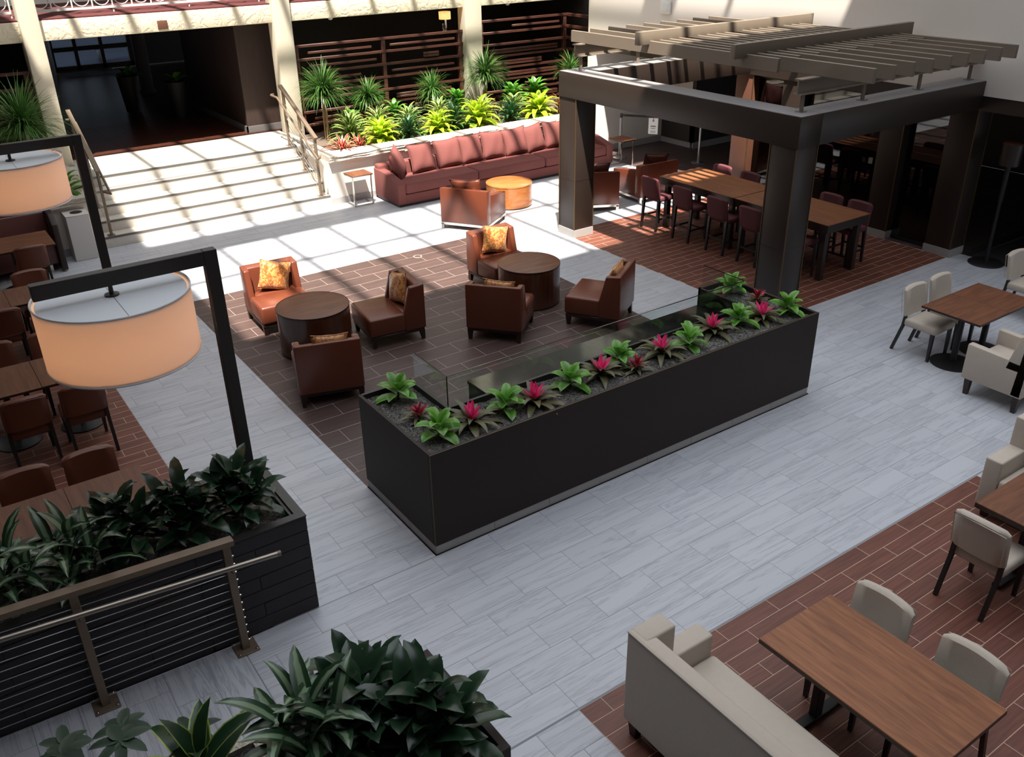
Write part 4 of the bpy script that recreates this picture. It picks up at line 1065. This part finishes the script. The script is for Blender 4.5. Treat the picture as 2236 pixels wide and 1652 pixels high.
for seam, xr, y0, y1, lab in [(.462, 1.12, 6.98, 7.73, 'two-part walnut table nearest us on the left, behind the charcoal planter plants'), (.68, 1.36, 9.94, 10.73, 'two-part walnut table on the left under the big lamp shade'), (.78, 1.46, 12.64, 13.37, 'two-part walnut table on the left just above the lamp arm')]:
    t = thing('dining_table', lab, 'table', (0,0,0))
    w = xr - seam
    for a, b in ((seam+.003, xr), (seam-w, seam-.003)):
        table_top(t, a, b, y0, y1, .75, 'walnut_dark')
        c = obj('pedestal', MB().cyl((a+b)/2, (y0+y1)/2, .035, .03, .72, 16), M_['black_metal'], t)
        obj('base_plate', MB().lathe([(.24,0),(.24,.012),(.18,.028),(.05,.04)], 32, (a+b)/2, (y0+y1)/2), M_['black_metal'], c)
t = thing('dining_table', 'walnut table in front of the dark booth bench', 'table', (0,0,0))
table_top(t, .7, 1.77, 15.06, 15.90, .75, 'walnut')
c = obj('pedestal', MB().cyl(1.2, 15.48, .04, .03, .72, 16), M_['black_metal'], t); obj('base_plate', MB().lathe([(.27,0),(.27,.012),(.2,.028),(.05,.04)], 32, 1.2, 15.48), M_['black_metal'], c)
t = thing('booth_bench', 'dark brown leather booth bench with high side panel against the wall', 'bench', (0,0,0))
obj('seat', MB().rbox(-1.2, 1.88, 16.0, 16.5, .12, .47, .04, 3), M_['bench_leather'], t)
obj('backrest', MB().prism([(16.40,.45),(16.52,.45),(16.52,.90),(16.48,.90)], -1.2, 1.88, 'x', .02, 3), M_['bench_leather'], t)
obj('back_panel', MB().rbox(-1.25, 1.97, 16.52, 16.66, .05, .95, .012), M_['bench_leather'], t)
obj('side_panel', MB().prism([(15.9,.03),(16.66,.03),(16.66,.95),(16.1,.95),(15.9,.80)], 1.88, 1.97, 'x', .01, 2), M_['brown_wall'], t)
obj('foot', MB().box(1.7, 1.76, 16.02, 16.08, 0, .12), M_['chrome'], t, smooth=False)
# ================================================================ PLANTS
def leaf_mesh(name, m, L, W, arch, fold=.25, n=6, prof='lance', tipdown=0, wave=0):
    vs = []; fs = []; uvs = []
    x = z = 0.0; ang = 0.0
    for i in range(n+1):
        s = i/n
        if prof == 'lance': wd = W*math.sin(PI*min(1, .10+.90*s)**.85)**.8 if s < 1 else .02*W
        elif prof == 'oval': wd = W*(math.sin(PI*(.06+.94*s)**.9))**.65 if 0 < s < 1 else .10*W
        else: wd = W*(1-.9*s**2.5)
        if i == n: wd = .03*W
        h = wd/2
        up = fold*h
        a = -arch*s*s
        wv = wave*math.sin(s*9)*h
        nx, nz = -math.sin(a), math.cos(a)
        vs += [(x+nx*up, -h, z+nz*up+wv), (x, 0, z), (x+nx*up, h, z+nz*up-wv)]
        uvs += [(0, s), (.5, s), (1, s)]
        step = L/n
        am = -arch*(s+.5/n)**2
        x += step*math.cos(am); z += step*math.sin(am)
    for i in range(n):
        b = i*3
        fs += [(b, b+3, b+4, b+1), (b+1, b+4, b+5, b+2)]
    me = bpy.data.meshes.new(name); me.from_pydata(vs, [], fs)
    ul = me.uv_layers.new(name='UVMap')
    for l in me.loops: ul.data[l.index].uv = uvs[l.vertex_index]
    me.shade_smooth(); me.materials.append(m)
    return me
LM = {}
def leaves(key, m, L, W, arch, **kw):
    if key not in LM: LM[key] = [leaf_mesh('leaf', M_[m], L*f, W*g, arch*h, **kw) for f, g, h in ((1, 1, 1), (.86, 1.05, .8), (1.1, .92, 1.2))]
    return LM[key]
def add_leaf(parent, ms, az, tilt, loc, s=1.0, roll=0, name='leaf'):
    o = bpy.data.objects.new(name, random.choice(ms)); COL.objects.link(o); o.parent = parent
    o.location = loc; o.rotation_euler = (roll, -tilt, az); o.scale = (s, s, s)
    return o
def rosette(parent, ms, n, t0, t1, z0=0, z1=.1, s0=.8, s1=1.1, name='leaf', r=.01, az0=None):
    az = random.uniform(0, 6.28) if az0 is None else az0
    for i in range(n):
        f = i/max(1, n-1)
        a = az + i*2.39996
        tl = t0 + (t1-t0)*f + random.uniform(-.12, .12)
        add_leaf(parent, ms, a, tl, (r*math.cos(a), r*math.sin(a), z0+(z1-z0)*f), (s1 + (s0-s1)*f)*random.uniform(.9, 1.08), random.uniform(-.15, .15), name)
def stem(parent, h, r=.012, m='stem'): obj('stem', MB().lathe([(r*1.2, -.03), (r, h*.5), (r*.7, h)], 8), M_[m], parent)
def plant(label, loc, kind, s=1.0, cat='plant', group=None, name=None):
    nm = {'lime': 'lime_dracaena', 'varieg': 'striped_dracaena', 'janet': 'dark_dracaena', 'bright': 'green_dracaena', 'redbrom': 'red_bromeliad', 'copper': 'copper_croton', 'brom': 'pink_bromeliad', 'crim': 'crimson_bromeliad', 'phil': 'green_philodendron', 'deep': 'broadleaf_plant', 'silver': 'silver_aglaonema', 'schef': 'schefflera', 'yedge': 'lime_edged_dracaena', 'peace': 'peace_lily'}[kind]
    t = thing(name or nm, label, cat, loc, 0, group); t.scale = (s, s, s)
    if kind == 'lime':
        stem(t, .2); ms = leaves('lime', 'lime', .48, .12, 1.5); rosette(t, ms, 40, .1, 1.3, .04, .2, .85, 1.1)
        rosette(t, ms, 8, -.25, .1, .02, .08, .7, .8)
    elif kind == 'varieg':
        stem(t, .25); ms = leaves('varieg', 'varieg', .44, .075, 1.3); rosette(t, ms, 46, .1, 1.35, .06, .25)
    elif kind == 'janet':
        stem(t, .3); ms = leaves('janet', 'janet', .42, .06, 1.1); rosette(t, ms, 46, .15, 1.35, .03, .2)
    elif kind == 'bright':
        stem(t, .4); ms = leaves('bright', 'brightgreen', .32, .12, 1.0, prof='oval'); rosette(t, ms, 32, .1, 1.2, .12, .36)
    elif kind == 'redbrom':
        stem(t, .04); ms = leaves('redbrom', 'redbrom', .38, .062, .9, prof='strap'); rosette(t, ms, 26, .25, 1.2, .01, .06)
    elif kind == 'copper':
        stem(t, .2); ms = leaves('copper', 'copper', .26, .05, 1.0); rosette(t, ms, 20, .2, 1.2, .05, .25)
    elif kind == 'brom':
        stem(t, .05); rosette(t, leaves('brom_outer', 'bronzeleaf', .28, .078, .9, prof='strap', fold=.3), 18, .12, .7, .01, .05)
        rosette(t, leaves('brom_inner', 'pink', .145, .052, -.3, prof='lance', fold=.5), 9, .75, 1.25, .05, .08, name='bract')
    elif kind == 'crim':
        stem(t, .05); rosette(t, leaves('crim_outer', 'bronzeleaf', .18, .045, .9, prof='strap', fold=.35), 12, .15, .6, .01, .05)
        rosette(t, leaves('crim_inner', 'crimson', .11, .04, .3, prof='lance', fold=.5), 12, .45, 1.25, .04, .1, name='bract')
    elif kind == 'phil':
        stem(t, .08); rosette(t, leaves('phil', 'phil', .22, .115, 1.1, prof='oval', fold=.25), 13, .1, 1.2, .03, .12)
    elif kind in ('deep', 'silver'):
        stem(t, .3)
        ms = leaves('deep', 'deep', .27, .11, .9, prof='oval', fold=.3) if kind == 'deep' else leaves('silver', 'silver', .34, .085, 1.1, fold=.3)
        for k in range(5):
            a = k*1.257 + .4; ox, oy, oz = (.13*math.cos(a), .13*math.sin(a), .04*(k % 3)) if k else (0, 0, .12)
            az = random.uniform(0, 6.28)
            m = 14 if kind == 'deep' else 9
            for i in range(m):
                f = i/(m-1); q = az + i*2.39996
                add_leaf(t, ms, q, .05 + 1.15*f + random.uniform(-.15, .15), (ox+.01*math.cos(q), oy+.01*math.sin(q), oz+.04+.2*f), random.uniform(.85, 1.1), random.uniform(-.3, .3))
    elif kind == 'yedge':
        stem(t, .3); ms = leaves('yedge', 'yedge', .42, .11, 1.0, fold=.3); rosette(t, ms, 13, .2, 1.25, .05, .28)
    elif kind == 'peace':
        stem(t, .2); ms = leaves('peace', 'brightgreen', .5, .13, 1.3, prof='oval', fold=.3); rosette(t, ms, 16, .3, 1.2, .02, .15)
    elif kind == 'schef':
        ms = leaves('schef', 'schef', .13, .055, .5, prof='oval')
        for i in range(9):
            a = i*2.4; rr = .05+.018*i; zz = .5 - .035*i
            p0 = Vector((rr*2.2*math.cos(a), rr*2.2*math.sin(a), zz))
            obj('stem', MB().tube([(0,0,-.03),(p0.x*.4,p0.y*.4,zz*.6),tuple(p0)], .006, 6), M_['stem'], t)
            for k in range(7): add_leaf(t, ms, k*.9+i, random.uniform(-.15,.2), tuple(p0), 1.0)
    return t
def spiky(label, x, y, zsoil, ztop, r, trunks, seed, cat='plant', n=230):
    rnd = random.Random(seed)
    t = thing('spiky_dracaena', label, cat, (x, y, zsoil))
    h = ztop - zsoil
    for k in range(trunks):
        a = k*2.1; obj('trunk', MB().tube([(.05*math.cos(a), .05*math.sin(a), -.03), (.04*math.cos(a+1), .04*math.sin(a+1), h*.5), (.02*math.cos(a), .02*math.sin(a), h)], .022, 7), M_['trunk'], t)
    vs = []; fs = []; uv = []
    for i in range(n):
        az = rnd.uniform(0, 6.283); el = math.asin(rnd.uniform(-.25, 1.0))
        L = r*rnd.uniform(.8, 1.2); W = .019; x0 = z0 = 0.0; m = 5
        ca, sa = math.cos(az), math.sin(az); b = len(vs)
        zb = h + rnd.uniform(-.16, .06)
        for q in range(m+1):
            s = q/m; e = el - 1.25*s*s*rnd.uniform(.8, 1.2)*(1.15 - el/1.6)
            w = W*(1-s**3)*.5 + .001
            vs += [(x0*ca + w*sa, x0*sa - w*ca, zb+z0), (x0*ca - w*sa, x0*sa + w*ca, zb+z0)]; uv += [(0, s), (1, s)]
            x0 += L/m*math.cos(e); z0 += L/m*math.sin(e)
        for q in range(m): fs.append((b+2*q, b+2*q+1, b+2*q+3, b+2*q+2))
    me = bpy.data.meshes.new('foliage'); me.from_pydata(vs, [], fs); ul = me.uv_layers.new(name='UVMap')
    for l in me.loops: ul.data[l.index].uv = uv[l.vertex_index]
    me.shade_smooth(); o = link('foliage', me, M_['grass'], t); o['kind'] = 'stuff'
    return t
# long planter: bromeliads and philodendrons, left to right
kinds = 'phil crim phil brom phil brom phil brom phil crim brom phil brom phil brom phil phil crim'.split()
pos = [(3.44,6.98),(3.40,6.51),(3.40,6.14),(3.75,6.14),(4.15,6.16),(4.45,6.11),(4.93,6.17),(5.33,6.18),(5.65,6.27),(5.70,6.04),(6.16,6.17),(6.53,6.14),(7.01,6.26),(7.39,6.22),(7.72,6.17),(8.10,6.12),(8.05,6.94),(8.06,6.53)]
pl_lab = ['green philodendron at the back left corner of the long planter', 'small crimson bromeliad at the left end of the long planter', 'green philodendron at the front left corner of the long planter', 'pink bromeliad nearest the left end of the long planter',
 'green philodendron between the first and second pink bromeliads', 'second pink bromeliad from the left in the long planter', 'green philodendron between the second and third pink bromeliads', 'third pink bromeliad from the left in the long planter',
 'green philodendron close to the glass behind the small crimson bromeliad', 'small crimson bromeliad in the middle of the long planter', 'fourth pink bromeliad from the left in the long planter', 'green philodendron between the fourth and fifth pink bromeliads',
 'fifth pink bromeliad from the left in the long planter', 'green philodendron between the fifth and sixth pink bromeliads', 'rightmost pink bromeliad in the long planter', 'green philodendron at the front right corner of the long planter',
 'green philodendron at the back right corner of the long planter', 'small crimson bromeliad at the right end of the long planter']
for k, (x, y), lab in zip(kinds, pos, pl_lab):
    plant(lab, (x, y, 1.0), k, {'brom': 1.12, 'crim': 1.05, 'phil': 1.05}[k], group='plants in the long planter')
# charcoal planter
for (x, y, k, s), lab in zip([(1.58,6.22,'deep',1.0),(1.15,6.25,'deep',1.0),(.72,6.30,'deep',1.05),(.33,6.15,'silver',1.05),(-.08,6.2,'silver',1.05),(-.5,6.2,'silver',1.0)],
    ['dark broadleaf plant at the lamp post end of the charcoal planter', 'second dark broadleaf plant from the lamp post in the charcoal planter', 'third dark broadleaf plant from the lamp post in the charcoal planter', 'silver-striped plant drooping over the middle of the cable railing', 'silver-striped plant at the left edge of the charcoal planter', 'silver-striped plant at the far left end of the charcoal planter']):
    plant(lab, (x, y, .88), k, s, group='plants in the charcoal planter')
# bottom edge planters
t = thing('dark_planter', 'dark planter box at the bottom edge, mostly hidden by broad leaves', 'planter', (0,0,0))
obj('box', ring(.92, 2.0, 3.0, 3.95, 0, .95, .05), M_['planter_panel'], t, smooth=False); obj('soil', soilgrid(.96, 1.96, 3.04, 3.91, .88), M_['soil'], t)
t = thing('beige_planter', 'beige stone planter at the bottom edge left of the dark planter', 'planter', (0,0,0))
obj('box', ring(-.6, .89, 3.1, 4.10, .03, .80, .06), M_['stone'], t, smooth=False); obj('soil', soilgrid(-.55, .84, 3.15, 4.05, .76), M_['soil'], t)
for x, y, z, k, s, lab in [(1.40,3.60,.88,'deep',1.2,'big dark broadleaf plant at the bottom edge'), (1.07,3.60,.92,'silver',1.15,'silver-striped plant at the left of the dark bottom planter'), (1.68,3.32,.88,'deep',1.15,'dark broadleaf plant at the right end of the bottom planter'), (1.55,3.74,.88,'deep',.85,'low dark broadleaf plant at the back of the bottom planter'),
                        (.50,3.86,.76,'yedge',1.15,'lime-edged dark plant at the bottom edge left of the dark planter'), (.02,3.92,.76,'schef',1.25,'schefflera with fingered leaves at the bottom left edge')]:
    plant(lab, (x, y, z), k, s, group='plants along the bottom edge')
# back bed
bed = [('redbrom',7.70,17.22,1.2,'red and cream bromeliad at the stair end of the stone planter'),('redbrom',8.10,17.25,1.15,'second red and cream bromeliad from the stairs'),
 ('varieg',8.25,17.95,1.25,'striped dracaena right behind the red bromeliads'),('lime',8.72,17.5,1.1,'lime dracaena nearest the stairs, right of the red bromeliads'),('varieg',9.05,18.2,1.25,'striped dracaena behind the lime dracaena nearest the stairs'),
 ('janet',9.42,17.5,1.15,'dark green dracaena between the first two lime dracaenas'),('varieg',9.75,18.1,1.2,'striped dracaena behind the second lime dracaena'),('lime',10.12,17.45,1.1,'second lime dracaena from the stairs'),
 ('janet',10.62,17.6,1.3,'dark green dracaena left of the largest lime dracaena'),('varieg',10.7,18.35,1.15,'striped dracaena behind the largest lime dracaena, left'),('lime',11.2,17.55,1.35,'largest bright lime dracaena in the middle of the stone planter'),
 ('varieg',11.75,18.1,1.1,'striped dracaena behind the largest lime dracaena, right'),('janet',12.15,17.6,1.2,'dark green dracaena right of the largest lime dracaena'),('lime',12.95,17.55,1.25,'lime dracaena nearest the pergola post'),
 ('copper',13.5,17.5,1.2,'copper-leaved plant at the pergola end of the stone planter'),('bright',9.75,18.75,1.1,'broad green plant at the back left of the stone planter'),('bright',11.5,18.85,1.2,'broad green plant at the back centre under the pale column'),
 ('varieg',8.45,18.6,1.15,'striped dracaena at the back near the first spiky dracaena'),('janet',10.1,18.5,1.1,'dark green dracaena at the back between the small spiky dracaenas'),('varieg',12.6,18.1,1.05,'striped dracaena behind the lime dracaena nearest the pergola'),('janet',11.15,18.6,1.1,'dark green dracaena at the back left of the pale column'),('lime',8.98,17.75,.8,'small lime dracaena tucked beside the lime dracaena nearest the stairs'),
 ('bright',12.85,18.5,1.3,'broad green plant at the back, behind the dark dracaena by the pergola'),('bright',13.45,18.4,1.4,'tall broad green plant at the back right near the pergola'),('bright',8.75,18.8,.9,'small broad green plant behind the first spiky dracaena')]
for k, x, y, s, lab in bed: plant(lab, (x, y, .885), k, s, group='plants in the stone planter')
spiky('tall spiky dracaena beside the right stair railing', 7.98, 18.55, .885, 1.92, .60, 3, 1, n=520)
spiky('small spiky dracaena against the slatted screen, left', 9.25, 19.0, .885, 1.60, .46, 2, 2, n=330)
spiky('small spiky dracaena against the slatted screen, middle', 10.92, 19.0, .885, 1.55, .48, 2, 3, n=330)
spiky('tall spiky dracaena in front of the pale sconce column', 12.1, 18.55, .885, 1.84, .60, 3, 4, n=520)
spiky('spiky dracaena peeking over the pergola corner', 14.55, 18.4, .885, 1.72, .55, 2, 5, n=180)
spiky('spiky dracaena left of the stairs above the far lamp', 2.05, 17.55, .885, 2.15, .78, 3, 6, n=560)
plant('leafy plant drooping over the left planter rim by the stairs', (2.36, 17.25, .885), 'peace', 1.0)
plant('second leafy plant behind the far lamp shade', (1.6, 17.3, .885), 'peace', .9)
# dark pots in the hall
for x, y, lab in ((5.35, 24.2, 'tall dark pot with a plant in the dark hall, left'), (6.05, 22.6, 'tall dark pot with a plant in the dark hall, right')):
    t = thing('potted_plant', lab, 'plant', (x, y, LZ))
    obj('pot', MB().lathe([(.17,0),(.26,.85),(.24,.85),(.22,.8),(0,.8)], 20), M_['room_dark'], t)
    ms = leaves('bright', 'brightgreen', .30, .11, 1.0, prof='oval')
    for i in range(14): add_leaf(t, ms, i*2.4, random.uniform(.3, 1.3), (0, 0, .82), 1.2)
